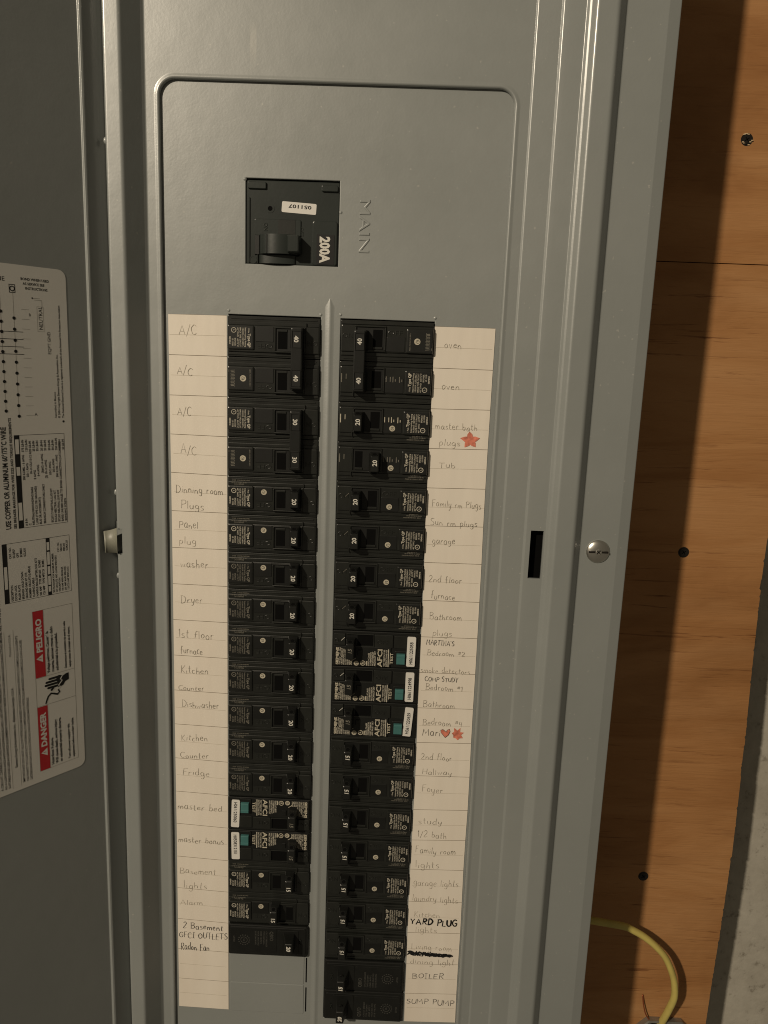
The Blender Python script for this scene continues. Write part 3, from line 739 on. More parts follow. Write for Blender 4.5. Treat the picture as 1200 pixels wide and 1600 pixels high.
def glint_bars(o, dy, k):  # glints on the upright strokes of embossed ON/OFF, painted as pale bars
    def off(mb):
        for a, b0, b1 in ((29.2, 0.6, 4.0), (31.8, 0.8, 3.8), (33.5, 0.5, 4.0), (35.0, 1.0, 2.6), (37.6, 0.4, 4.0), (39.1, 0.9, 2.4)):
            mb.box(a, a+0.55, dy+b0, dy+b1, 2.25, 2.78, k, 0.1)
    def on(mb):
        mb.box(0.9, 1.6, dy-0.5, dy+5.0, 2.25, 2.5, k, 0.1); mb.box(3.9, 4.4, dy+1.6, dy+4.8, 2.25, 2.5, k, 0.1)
    part('off_lettering_or_glint', ('glint_off', dy, k), off, o); part('on_lettering', ('glint_on', dy, k), on, o)
def glint_slash(o, c, b, k='print_cream_and_glint'):  # pale stroke painted for the highlight along the diagonal of the embossed N
    part('on_lettering', ('glint_slash', c, b), lambda mb: mb.ribbon([(5.6, b), (8.0, b+2.3)], 0.42, c, k), o)
def rating(txt, root_handle, key, a, b, c, size=3.0, k='print_white_and_glint', rot=90, slant=0.0, bold=0.022):
    def bld(mb): mb.text(txt, a + size/2, b, size, c, k, rot, bold, 1.0, 'CENTER', slant=slant)
    return part('rating_number', ('rate', txt, key, a, b, c, size, k), bld, root_handle)

PAD_GROUP = 'circuit breakers standing in the two columns of the panel'
def place(name, label, side, row, rows=1, group=PAD_GROUP):
    """side 'R' / 'L'; row counts from the top (0-based)"""
    if side == 'R': o = empty(name, (108.9, 0, -0.3 - 25.45*row - 12.72*rows))
    else: o = empty(name, (95.9, 0, -0.2 - 25.42*row - 12.72*rows), math.pi)
    tag(o, label, 'circuit breaker', group)
    return o

def single(side, row, amp, label, off=False, bright=False, pk='print_grey'):
    o = place('circuit_breaker', label, side, row)
    part('body', 'qp_off' if off else 'qp_on', lambda mb: (qp_body(mb), qp_voids(mb, 0, -1 if off else 1)), o)
    dx = -0.3 if side == 'R' else 0.5
    a0 = 21.6 if off else 10.3 + dx
    h = part('handle', ('hnd', off, a0), lambda mb: handle_b(mb, a0, side=-1 if off else 1), o)
    it = amp == '15'
    rating(amp, h, side, a0+2.6, 0.7 if side == 'R' else 1.1, 11.05, 2.95, slant=0.12 if it and side == 'R' else 0)
    lp = part('label_print', ('lbl', pk), lambda mb: (qp_label(mb, 0, pk), qp_strip_print(mb, 0, 'print_dim_and_glint')), o)
    part('maker_mark', 'logo', lambda mb: logo(mb, 34.4, -3.1, 2.68, 'print_cream_and_glint'), o)
    if bright: glint_bars(o, 0, 'print_cream_and_glint' if not off else 'print_dim_and_glint')
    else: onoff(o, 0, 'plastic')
    if side == 'R' and 4 <= row <= 7: glint_slash(o, 2.62, 2.6, 'print_cream_and_glint' if row > 4 else 'print_dim_and_glint')
    return o

def double(side, row, amp, label, pk='print_grey'):
    o = place('two_pole_breaker', label, side, row, 2)
    part('body', 'qp2', lambda mb: [(qp_body(mb, d), qp_voids(mb, d, 1)) for d in (12.72, -12.72)], o)
    ta = 9.0 if side == 'R' else 10.0
    def tie(mb):
        for d in (12.72, -12.72):
            mb.loft([[(x, y, c) for x, y in rr(x0, x1, d-6.4, d+6.4, 0.5, 2)] for x0, x1, c in ((ta-0.3, ta+9, 0.5), (ta+0.2, ta+7.2, 8))], 'handle')
        B0, B1 = -18.6, 18.6
        mb.box(ta, ta+6.9, B0, B1, 5.5, 11.8, 'handle', 0.6, 0.7)
        for b0, b1 in ((6.6, 17.0), (-17.0, -6.6)):
            for q in ((ta+0.5, ta+0.95, b0, b1), (ta+5.9, ta+6.3, b0, b1), (ta+0.95, ta+5.9, b0, b0+0.4), (ta+0.95, ta+5.9, b1-0.4, b1)):
                mb.box(*q, 11.7, 12.25, 'handle', 0.15)
            mb.quad(ta+0.95, ta+5.9, b0+0.4, b1-0.4, 11.86, 'plastic_dark')
    h = part('tie_handle', ('tie', side), tie, o)
    for b in (11.9, -11.9): rating(amp, h, 't'+side, ta+3.4, b, 11.92, 2.9)
    part('label_print', ('lbl2', pk), lambda mb: (qp_label(mb, -12.72, pk), serial_pad(mb, 12.72, 'print_dim_and_glint')), o)
    onoff(o, 12.72, 'plastic')
    if side == 'R': glint_bars(o, -12.72, 'print_dim_and_glint')
    else: onoff(o, -12.72, 'plastic')
    return o

def afci(side, row, serial, label, tilt=0.0, old=False):
    o = place('arc_fault_breaker', label, side, row)
    def body(mb):
        mb.box(0, 58.3, -12.55, 12.55, -30, 1.6, 'plastic_dark', 0.4, 0.5)
        mb.box(0.8, 39.5, -12.0, 1.9, 1.5, 2.3, 'plastic_dark', 0.3, 0.4)
        mb.box(0.8, 8.4, 2.6, 10.6, 1.5, 2.5, 'plastic', 0.3, 0.3)
        mb.box(28.2, 40.6, 1.9, 10.9, 1.5, 2.6, 'plastic', 0.3, 0.4)
        mb.box(41.4, 57.0, 1.6, 10.4, 1.5, 2.2, 'plastic', 0.25, 0.4)
        for q in ((9, 28, 10.3, 11.0), (9, 28, 1.9, 2.5), (27.3, 28, 2.5, 10.3)): mb.box(*q, 1.5, 2.7, 'plastic', 0.2)
        mb.poly([(16.5, 2.7), (27.2, 2.7), (27.2, 10.2), (16.5, 10.2)], 1.72, 'void')
        mb.box(17, 20, -4.4, -0.4, 2.2, 3.0, 'plastic_dark', 0.3)
        mb.box(41.8, 50.4, -11.8, -0.2, 1.5, 2.2, 'plastic_dark', 0.3, 0.8)
    part('body', 'afci_body', body, o)
    h = part('handle', 'afci_handle', lambda mb: handle_b(mb, 9.4, 1.1, 'handle', 11.0, 16.5, 1, 6.2), o)
    rating('15', h, 'af', 12.0, 1.3, 11.05, 2.7, 'print_dim_and_glint', slant=0.15)
    def prt(mb):
        c = 2.38; k = 'print_cream_and_glint'; g = 'print_grey'
        mb.textfit('SIEMENS', 4.0, -11.4, 0.9, 1.8, c, k, 90, 0.04)
        for i in range(4): mb.textfit(('TYPE QAF 120V~ 10kA', 'CIRCUIT BREAKER 1P', 'INTERRUPTING 10,000', 'LISTED HACR TYPE')[i], 5.5 + i*1.3, -11.4, 0.9 - 0.5*i, 1.0, c, g, 90, 0.02)
        mb.box(4.2, 5.2, -5.6, -4.0, 2.2, c+0.04, 'plastic_dark', 0.02)
        for i in range(3): mb.textfit('LOAD PWR', 10.6 + i*1.25, -11.4, -7.4, 0.95, c, g, 90, 0.03)
        mb.ribbon([(11.6, -11.2), (13.4, -8.0), (15.6, -6.6)], 0.5, c, k)
        logo(mb, 16.2, -10.0, c, k, 1.7)
        mb.ring(20.6, -9.7, 1.35, 1.8, c, k, 20); mb.text('R', 21.2, -10.3, 1.6, c, k, 90, 0.03)
        mb.quad(22.8, 23.6, -11.4, -8.2, c, k)
        for i, st in enumerate(('SWD CLASS', 'COMBINATION', 'FAULT INTERRUPT', 'ARC FAULT CKT')): mb.textfit(st, 25.0 + i*1.42, -11.5, -2.4 + i*0.5, 1.05, c, g, 90, 0.03)
        mb.textfit('AFCI', 33.6, -11.9, 0.6, 3.3, c+0.03, k, 90, 0.02)
        for i, st in enumerate(('TEST MONTHLY SEE', 'INSTRUCTIONS FOR')): mb.textfit(st, 35.5 + i*1.5, -11.6, 0.4, 1.05, c, g, 90, 0.02)
        mb.quad(37.5, 38.1, -11.8, 0.8, c, g)
    part('label_print', 'afci_print', prt, o)
    def prt2(mb): mb.textfit('TEST', 40.9, -9.8, -1.6, 2.1, 2.42, 'print_cream_and_glint', 90, 0.02)
    part('test_lettering', 'afci_test', prt2, o)
    def btn(mb):
        mb.box(43.2, 49.2, -9.3, -1.8, 1.5, 4.2, 'teal', 0.5, 0.3, 0.15)
        mb.box(43.4, 49.0, -4.1, -2.0, 4.1, 4.5, 'teal', 0.25)
    part('test_button', 'afci_btn', btn, o)
    part('off_lettering_or_glint', 'afci_off', lambda mb: emboss(mb, 'OFF', 29.4, 4.6, 2.7, 2.65, 'plastic', 0, 0.35, sx=1.3), o)
    part('on_lettering', 'afci_on', lambda mb: emboss(mb, 'ON', 1.0, 4.8, 2.7, 2.55, 'plastic', 0, 0.35), o)
    if side == 'R': glint_slash(o, 2.95, 6.0, 'print_white_and_glint')
    st = MB(); st.loft([[(x, y, c) for x, y in rr(-2.9, 2.9, -10.6, 10.6, 0.9)] for c in (2.1, 2.68)], 'sticker')
    s = st.obj('serial_sticker', o); s.location = (0.0530, 0, -0.0002); s.rotation_euler = (0, tilt, 0)
    t = MB(); t.text(serial, 1.2, -9.0, 2.35, 2.78, 'ink', 90, 0.02, 0.86); t.obj('serial_number', s)
    return o

def smooth_breaker(side, row, amp, label):
    o = place('smooth_faced_breaker', label, side, row)
    def body(mb):
        mb.box(0, 58.3, -12.6, 12.55, -30, 2.4, 'plastic_dark', 0.8, 1.4)
        mb.box(1.2, 57.0, -11.4, 10.4, 2.3, 2.9, 'plastic_dark', 0.5, 1.5)
        mb.box(22.6, 56.4, -10.8, 8.6, 2.8, 3.1, 'plastic_dark', 0.2, 1.2)
        mb.box(6.6, 22.0, -9.6, 9.2, 2.8, 3.3, 'plastic_dark', 0.25, 0.8)
    part('body', 'smooth_body', body, o)
    def hnd(mb):
        def rg(a0, a1, b0, b1, c): return [(x, y, c) for x, y in rr(a0, a1, b0, b1, 0.7, 3)]
        mb.loft([rg(9.2, 18.4, -7.6, 5.8, 2.8), rg(9.6, 16.2, -7.0, 4.6, 8.5), rg(9.8, 15.4, -6.4, 3.4, 12.2), rg(10.3, 14.9, -5.9, 2.9, 12.6)], 'plastic_dark')
        mb.ring(12.8, 4.1, 1.0, 1.7, 8.9, 'handle', 14, c0=8.2); mb.disc(12.8, 4.1, 1.0, 8.95, 'void', 14)
    h = part('handle', 'smooth_handle', hnd, o)
    rating(amp, h, 'sm', 12.6, -2.6, 12.68, 2.9, 'print_white_and_glint', slant=0.12, bold=0.045)
    def prt(mb):
        c = 3.18; k = 'print_faint'
        mb.text('QB/O', 27.6, -8.6, 2.6, c, 'print_faint', 90, 0.03, 0.9)
        for i, st in enumerate(('CIRCUIT BREAKER', 'TYPE 120/240V~', 'LOAD  60/75°C', 'HACR 10kA SWD', 'ISSUE 14-8 AWG')): mb.text(st, 30.6 + i*2.0, -8.4, 1.15, c, k, 90, 0.03, 1.0)
        for i in range(14):
            t = 2*math.pi*i/14
            mb.quad(46.6+4.0*math.cos(t)-0.4, 46.6+4.0*math.cos(t)+0.4, -0.6+4.0*math.sin(t)-0.4, -0.6+4.0*math.sin(t)+0.4, c, k)
        mb.ring(46.6, -0.6, 2.2, 2.6, c, k, 20); mb.text('UL', 47.1, -1.6, 1.3, c, k, 90, 0.03)
        mb.text('LISTED', 54.4, -3.6, 1.2, c, k, 90, 0.03)
    part('label_print', 'smooth_print', prt, o)
    part('on_lettering', 'smooth_on', lambda mb: emboss(mb, 'ON', 6.4, -3.0, 2.0, 3.3, 'plastic', 90, 0.3), o)
    return o

double('L', 0, '40', 'black two-pole breaker rated 40 with tied handles beside the top two A/C cells')
double('L', 2, '30', 'black two-pole breaker rated 30 with tied handles beside the lower two A/C cells', 'print_grey')
Ls = [(4, '20', 'the Dinning room Plugs cell'), (5, '20', 'the Panel plug cell'), (6, '20', 'the washer cell'), (7, '20', 'the Dryer cell'),
      (8, '20', 'the 1st floor furnace cell'), (9, '20', 'the upper Kitchen Counter cell'), (10, '20', 'the Dishwasher cell'),
      (11, '20', 'the lower Kitchen Counter cell, right above the Fridge row'), (12, '20', 'the Fridge cell'), (15, '15', 'the Basement lights cell')]
for r_, a_, t_ in Ls: single('L', r_, a_, 'black single breaker rated %s beside %s' % (a_, t_), pk='print_grey' if r_ in (4, 5, 15) else 'print_dim_and_glint')
single('L', 16, '15', 'black single breaker rated 15 switched off, beside the Alarm cell', off=True)
afci('L', 13, 'H0611230060', 'black arc fault breaker with teal button beside the master bed cell', 0.03)
afci('L', 14, 'H0508312151', 'black arc fault breaker with teal button beside the master bonus cell', -0.02)
smooth_breaker('L', 17, '20', 'smooth black breaker rated 20 at the foot of the left column')
double('R', 0, '40', 'black two-pole breaker rated 40 with tied handles beside the two oven cells')
Rs = [(2, '20', 'the master bath plugs cell with a red star', True), (4, '20', 'the Family rm Plugs and Sun rm plugs cell', False), (5, '20', 'the garage cell', False), (6, '20', 'the 2nd floor furnace cell', False),
      (7, '20', 'the Bathroom plugs cell', False), (11, '15', 'the 2nd floor Hallway cell', False), (12, '15', 'the Foyer cell', False), (13, '15', 'the study and 1/2 bath cell', False),
      (14, '15', 'the Family room lights cell', False), (15, '15', 'the garage and laundry lights cell', False), (16, '15', 'the YARD PLUG cell', False), (17, '15', 'the Living room cell with the scribble', False)]
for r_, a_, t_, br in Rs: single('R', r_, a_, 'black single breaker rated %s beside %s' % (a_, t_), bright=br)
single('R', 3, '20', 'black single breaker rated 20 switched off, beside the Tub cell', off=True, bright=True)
afci('R', 8, 'H0611225058', 'highest of the three arc fault breakers in the right column, under the Bathroom plugs row', 0.01)
afci('R', 9, 'H0611224998', 'middle one of the three arc fault breakers in the right column', 0.0)
afci('R', 10, 'H0611230659', 'lowest of the three right-hand arc fault breakers, its white sticker tilted', 0.07)
smooth_breaker('R', 18, '15', 'smooth black breaker rated 15 beside the BOILER cell')
smooth_breaker('R', 19, '20', 'smooth black breaker rated 20 beside the SUMP PUMP cell')

# ------------------------------------------------------------------- main breaker
mainb = empty('main_breaker', (77.3, 0, 56.1))
tag(mainb, 'large charcoal 200A main breaker above the two columns', 'main breaker')
def U_(u): return u - 28.7
def V_(v): return 25 - v
mb = MB()
mb.box(-28.5, 28.5, -24.7, 24.2, -28, -1.2, 'main', 0.5, 0.6)
mb.box(U_(1.4), U_(12.5), V_(6.0), V_(2.0), -1.3, 0.2, 'main', 0.4, 0.5)
mb.box(U_(46.3), U_(56.4), V_(6.4), V_(2.8), -1.3, 0.3, 'main', 0.4, 0.8)
mb.box(U_(5.6), U_(34), V_(33), V_(23.2), -1.3, -0.4, 'main', 0.35, 0.8)      # plateau above the handle
mb.box(U_(20.0), U_(30.6), V_(33), V_(23.4), -0.5, -0.25, 'plastic', 0.1)
mb.quad(U_(5.7), U_(33), V_(44.6), V_(31.8), -1.0, 'void')
mb.box(U_(5.6), U_(8.4), V_(44.2), V_(32.4), -1.1, -0.6, 'plastic_dark', 0.2)
# curved housing below the handle
def drum(mb, u0, u1, v0, v1, h, k, n=16, base=-1.0):
    R = ((u1-u0)/2); ra = []
    for q in (V_(v1), V_(v0)):
        ra.append([(U_(u0) + R - R*math.cos(math.pi*i/n), q, base + h*math.sin(math.pi*i/n)) for i in range(n+1)])
    mb.loft(ra, k, False, smooth=True, closed=False)
    for r in ra: mb.add(r, [list(range(n+1))], k)
drum(mb, 8.2, 31, 44.4, 49.5, 3.0, 'main')
mb.disc(U_(4.6), V_(47.4), 2.2, -0.9, 'main', 20, c0=-1.3); mb.ring(U_(4.6), V_(47.4), 1.8, 2.3, -0.7, 'main', 20, c0=-1.3)
mb.box(U_(7.0), U_(7.7), V_(49.5), V_(44.4), -1.3, 0.2, 'main', 0.2)
mb.box(U_(41.2), U_(56.4), V_(49.6), V_(23.4), -1.3, 0.1, 'main', 0.45, 1.6)
for q in ((1.9, 2.5),): mb.box(U_(q[0]), U_(q[1]), V_(49), V_(11), -1.3, -0.4, 'main', 0.2)
mb.obj('body', mainb)
mb = MB(); drum(mb, 8.6, 33.5, 32.6, 44.0, 6.6, 'main')
mb.box(U_(13.6), U_(14.0), V_(43.8), V_(32.8), 4.4, 5.0, 'plastic_dark', 0.05)
mb.loft([[(x, y, c) for x, y in rr(U_(a0), U_(a1), V_(b1), V_(b0), 0.6, 3)] for a0, a1, b0, b1, c in ((26.2, 34.6, 33.2, 43.6, -0.9), (27.0, 34.0, 33.4, 43.4, 8.2), (27.6, 33.4, 34.0, 42.8, 9.0))], 'main')
hb = mb.obj('handle', mainb)
mb = MB(); mb.loft([[(x, y, c) for x, y in rr(U_(43.9), U_(54.8), V_(49.0), V_(31.3), 0.5)] for c in (0.12, 0.3)], 'ink')
lb = mb.obj('rating_plate', mainb)
mb = MB(); mb.text('200A', U_(46.1), V_(32.6), 6.1, 0.4, 'print_white_and_glint', -90, 0.045, 0.83); mb.obj('rating_lettering', lb)
mb = MB(); mb.loft([[(x, y, c) for x, y in rr(-10.6, 10.6, -3.15, 3.15, 0.8)] for c in (-1.2, -1.02)], 'sticker')
s = mb.obj('date_sticker', mainb); s.location = (U_(32.6)*MM, 0, V_(16.2)*MM); s.rotation_euler = (0, math.radians(3), 0)
mb = MB(); mb.text('051107', 7.6, 1.7, 2.1, -0.92, 'ink', 180, 0.02, 1.62); mb.obj('date_code', s)
mb = MB(); mb.disc(U_(14.9), V_(17), 1.5, -1.12, 'void'); mb.ring(U_(14.9), V_(17), 1.45, 2.6, -1.02, 'main', 20, c0=-1.25); mb.obj('screw_hole', mainb)
mb = MB(); emboss(mb, 'ON', U_(11.2), V_(25.2), 2.4, -0.4, 'main', -90, 0.4); mb.obj('on_lettering', mainb)
mb = MB(); emboss(mb, 'OFF', U_(33.2), V_(27.2), 2.3, -1.2, 'main', -90, 0.4); mb.obj('off_lettering_or_glint', mainb)

# =================================================================== DIRECTORY STRIPS
FONT = {
'A': (.7, '0,0 .35,1 .7,0;.12,.38 .6,.38'), 'B': (.62, '.08,0 .08,1;.0,.97 .4,.98 .55,.8 .42,.6 .1,.52;.12,.52 .5,.46 .62,.22 .45,.02 .0,0'),
'C': (.62, '.6,.85 .35,1 .08,.75 .03,.4 .2,.05 .45,0 .6,.12'), 'D': (.66, '.08,0 .1,1;0,.98 .35,.95 .62,.65 .6,.3 .35,.04 .0,0'),
'E': (.5, '.5,1 .05,.98 .03,.5 .02,0 .5,.02;.03,.52 .4,.52'), 'F': (.52, '.05,0 .08,1 .52,1.02;.06,.55 .4,.56'),
'G': (.66, '.6,.85 .35,1 .08,.75 .03,.4 .2,.05 .5,.02 .6,.2 .6,.42 .35,.42'), 'H': (.6, '.05,0 .05,1;.58,0 .58,1;.05,.5 .58,.52'),
'I': (.36, '0,1 .36,1;.18,1 .18,0;0,0 .36,0'), 'K': (.55, '.06,0 .06,1;.5,1 .08,.45 .52,0'), 'L': (.5, '.06,1 .04,0 .5,0'),
'M': (.8, '0,0 .1,1 .38,.35 .68,1 .78,0'), 'N': (.66, '.03,0 .05,1 .6,0 .62,1'), 'O': (.66, '.35,1 .08,.75 .04,.35 .3,0 .6,.25 .62,.7 .35,1'),
'P': (.55, '.08,0 .1,1;.0,.95 .4,1 .56,.78 .42,.55 .1,.48'), 'R': (.6, '.08,0 .1,1;.02,.95 .4,1 .54,.78 .42,.58 .1,.5;.2,.5 .6,0'),
'S': (.52, '.5,.9 .3,1 .06,.82 .15,.6 .42,.45 .5,.2 .28,0 .02,.1'), 'T': (.62, '0,1 .62,1;.31,1 .3,0'), 'U': (.6, '.03,1 .04,.3 .25,0 .5,.1 .58,.4 .58,1'),
'Y': (.6, '0,1 .28,.5 .58,1;.28,.5 .26,0'), 'W': (.8, '0,1 .2,0 .4,.7 .6,0 .8,1'),
'a': (.48, '.42,.5 .2,.56 .03,.3 .12,.02 .34,.08 .43,.5;.43,.5 .42,.1 .5,.0'), 'b': (.45, '.05,1 .05,.05;.05,.35 .25,.5 .42,.3 .32,.03 .05,.05'),
'c': (.38, '.36,.46 .16,.52 .02,.25 .14,.01 .38,.08'), 'd': (.46, '.4,.45 .15,.5 .02,.22 .18,0 .4,.15;.42,1 .4,.4 .45,0'),
'e': (.4, '.03,.28 .36,.32 .26,.52 .06,.4 .05,.1 .22,0 .4,.08'), 'f': (.38, '.38,.92 .22,1 .14,.7 .12,0;0,.5 .34,.52'),
'g': (.46, '.4,.45 .18,.54 .03,.3 .16,.04 .38,.15 .4,.48;.41,.45 .42,-.2 .25,-.4 .05,-.28'), 'h': (.45, '.05,1 .04,0;.05,.3 .24,.5 .38,.35 .4,0'),
'i': (.14, '.07,.5 .07,0;.07,.74 .08,.78'), 'k': (.42, '.05,1 .05,0;.36,.5 .06,.22 .4,0'), 'l': (.12, '.06,1 .06,0'),
'm': (.7, '.03,.5 .04,0;.04,.3 .2,.5 .32,.3 .33,0;.34,.3 .52,.5 .64,.3 .66,0'), 'n': (.46, '.03,.5 .04,0;.04,.3 .22,.5 .38,.35 .42,0'),
'o': (.42, '.22,.52 .04,.32 .12,.02 .32,.04 .4,.3 .22,.52'), 'p': (.44, '.05,.5 .05,-.38;.05,.4 .26,.54 .42,.3 .28,.04 .06,.08'),
'r': (.34, '.05,.5 .06,0;.06,.3 .18,.5 .34,.48'), 's': (.36, '.34,.5 .12,.5 .06,.34 .3,.2 .3,.03 .02,.02'), 't': (.34, '.15,.9 .14,.1 .3,.02;0,.58 .32,.6'),
'u': (.44, '.04,.5 .05,.12 .2,0 .38,.15 .4,.5;.4,.5 .4,.08 .46,0'), 'v': (.4, '.02,.5 .2,0 .38,.5'), 'w': (.58, '.02,.5 .14,.02 .28,.4 .42,.02 .56,.5'),
'y': (.44, '.03,.5 .08,.15 .25,.06 .38,.2;.42,.5 .38,.0 .26,-.35 .04,-.3'), "'": (.1, '.06,1 .04,.85'), '/': (.4, '0,-.1 .4,1.05'), '#': (.5, '.15,.35 .2,.9;.34,.35 .38,.9;.04,.72 .5,.74;.0,.5 .46,.52'),
'1': (.14, '.0,.8 .09,1 .08,0'), '2': (.5, '.03,.8 .22,1 .44,.8 .36,.5 .03,.03 .5,.05'), '4': (.46, '.08,1 .02,.45 .44,.46;.36,.9 .34,0'), ' ': (.34, ''),
'3': (.45, '.03,.9 .3,1 .42,.78 .2,.55 .44,.3 .25,0 .0,.1'),
}
def smooth_line(p):
    if len(p) < 3: return p
    out = []
    for i in range(len(p)-1):
        p0, p1, p2, p3 = p[max(i-1, 0)], p[i], p[i+1], p[min(i+2, len(p)-1)]
        for j in range(3):
            t = j/3
            out.append(tuple(0.5*((2*p1[q])+(p2[q]-p0[q])*t+(2*p0[q]-5*p1[q]+4*p2[q]-p3[q])*t*t+(3*p1[q]-p0[q]-3*p2[q]+p3[q])*t**3) for q in (0, 1)))
    out.append(p[-1]); return out
SHARP = set('AEFHIKLMNTWYwvk4')
def write_hand(mb, st, x, y, wid, h, pen):
    tot = sum(FONT[ch][0] + 0.16 for ch in st) - 0.16
    sx = wid / tot; k, lw = {'p': ('pencil', 0.25), 'q': ('pencil2', 0.34), 'k': ('pen', 0.34), 'm': ('marker', 1.0)}[pen]
    if pen == 'p' and (y < -380 or random.random() < 0.3): k = 'pencil_faint'
    cx = 0.0; z = 0.22; dz = 0.0
    for ch in st:
        w_, gl = FONT[ch]; jy = random.uniform(-0.10, 0.10)*h; js = random.uniform(0.82, 1.14); sl = random.uniform(-0.08, 0.2)
        if ch not in 'ABCDEFGHIKLMNOPRSTUYW': pass
        for stx in gl.split(';'):
            if not stx: continue
            pts = [tuple(map(float, q.split(','))) for q in stx.split()]
            if ch not in SHARP: pts = smooth_line(pts)
            pp = [(x + sx*(cx + a + sl*b*0.5) + random.uniform(-.09, .09), y + jy + b*h*js + random.uniform(-.07, .07) - (cx*sx)*0.012) for a, b in pts]
            mb.ribbon(pp, lw*random.uniform(0.85, 1.15), z, k); z += 0.006
        cx += w_ + 0.16
LEFT = [ (-0.08,-0.82,36.89,-0.45),(-0.08,-25.92,36.9,-25.76),(-0.04,-51.24,36.92,-51.06),(0.06,-76.23,36.94,-76.66),(0.16,-101.28,36.95,-102.14),(0.18,-126.74,36.94,-127.04),(0.19,-151.68,36.93,-151.76),(0.19,-176.74,36.92,-177.16),(0.13,-201.96,36.91,-202.6),(0.08,-227.37,36.9,-228.28),(0.03,-252.87,36.92,-253.89),(-0.02,-278.09,36.93,-279.2),(-0,-303.75,36.94,-305.37),(0.05,-329.4,36.95,-331.03),(0.1,-354.64,36.97,-356.66),(0.04,-380.81,37,-382.74),(-0.03,-406.45,37.03,-408.25),(-0.09,-431.96,37.06,-433.93),(-0.13,-457.26,37.1,-458.45),(-0.16,-482.45,37.13,-483.64),(-0.2,-506.94,37.16,-507.86) ]
RIGHT = [ (167.53,-2.48,205.41,-2.45),(167.66,-28.13,205.32,-28.18),(167.6,-53.71,205.28,-53.22),(167.54,-79.11,205.23,-78.58),(167.56,-104.83,205.29,-104.24),(167.54,-130.04,205.46,-129.42),(168.02,-154.88,205.86,-154.67),(168.17,-181.06,206.04,-180.92),(168.28,-206.74,206.19,-206.41),(168.36,-232.37,206.29,-232.11),(168.3,-258.2,206.25,-257.54),(168.7,-283.92,206.41,-283.06),(168.93,-309.15,206.77,-308.5),(168.73,-335.36,206.94,-334.17),(168.64,-359.25,206.66,-357.8),(168.5,-382.53,206.63,-381.7),(168.42,-408.63,206.94,-407.76),(168.68,-434.45,207.2,-433.39),(169.04,-460.83,207.09,-459.55),(169.15,-486.03,207.19,-484.73),(169.41,-510.53,207.58,-509.42) ]
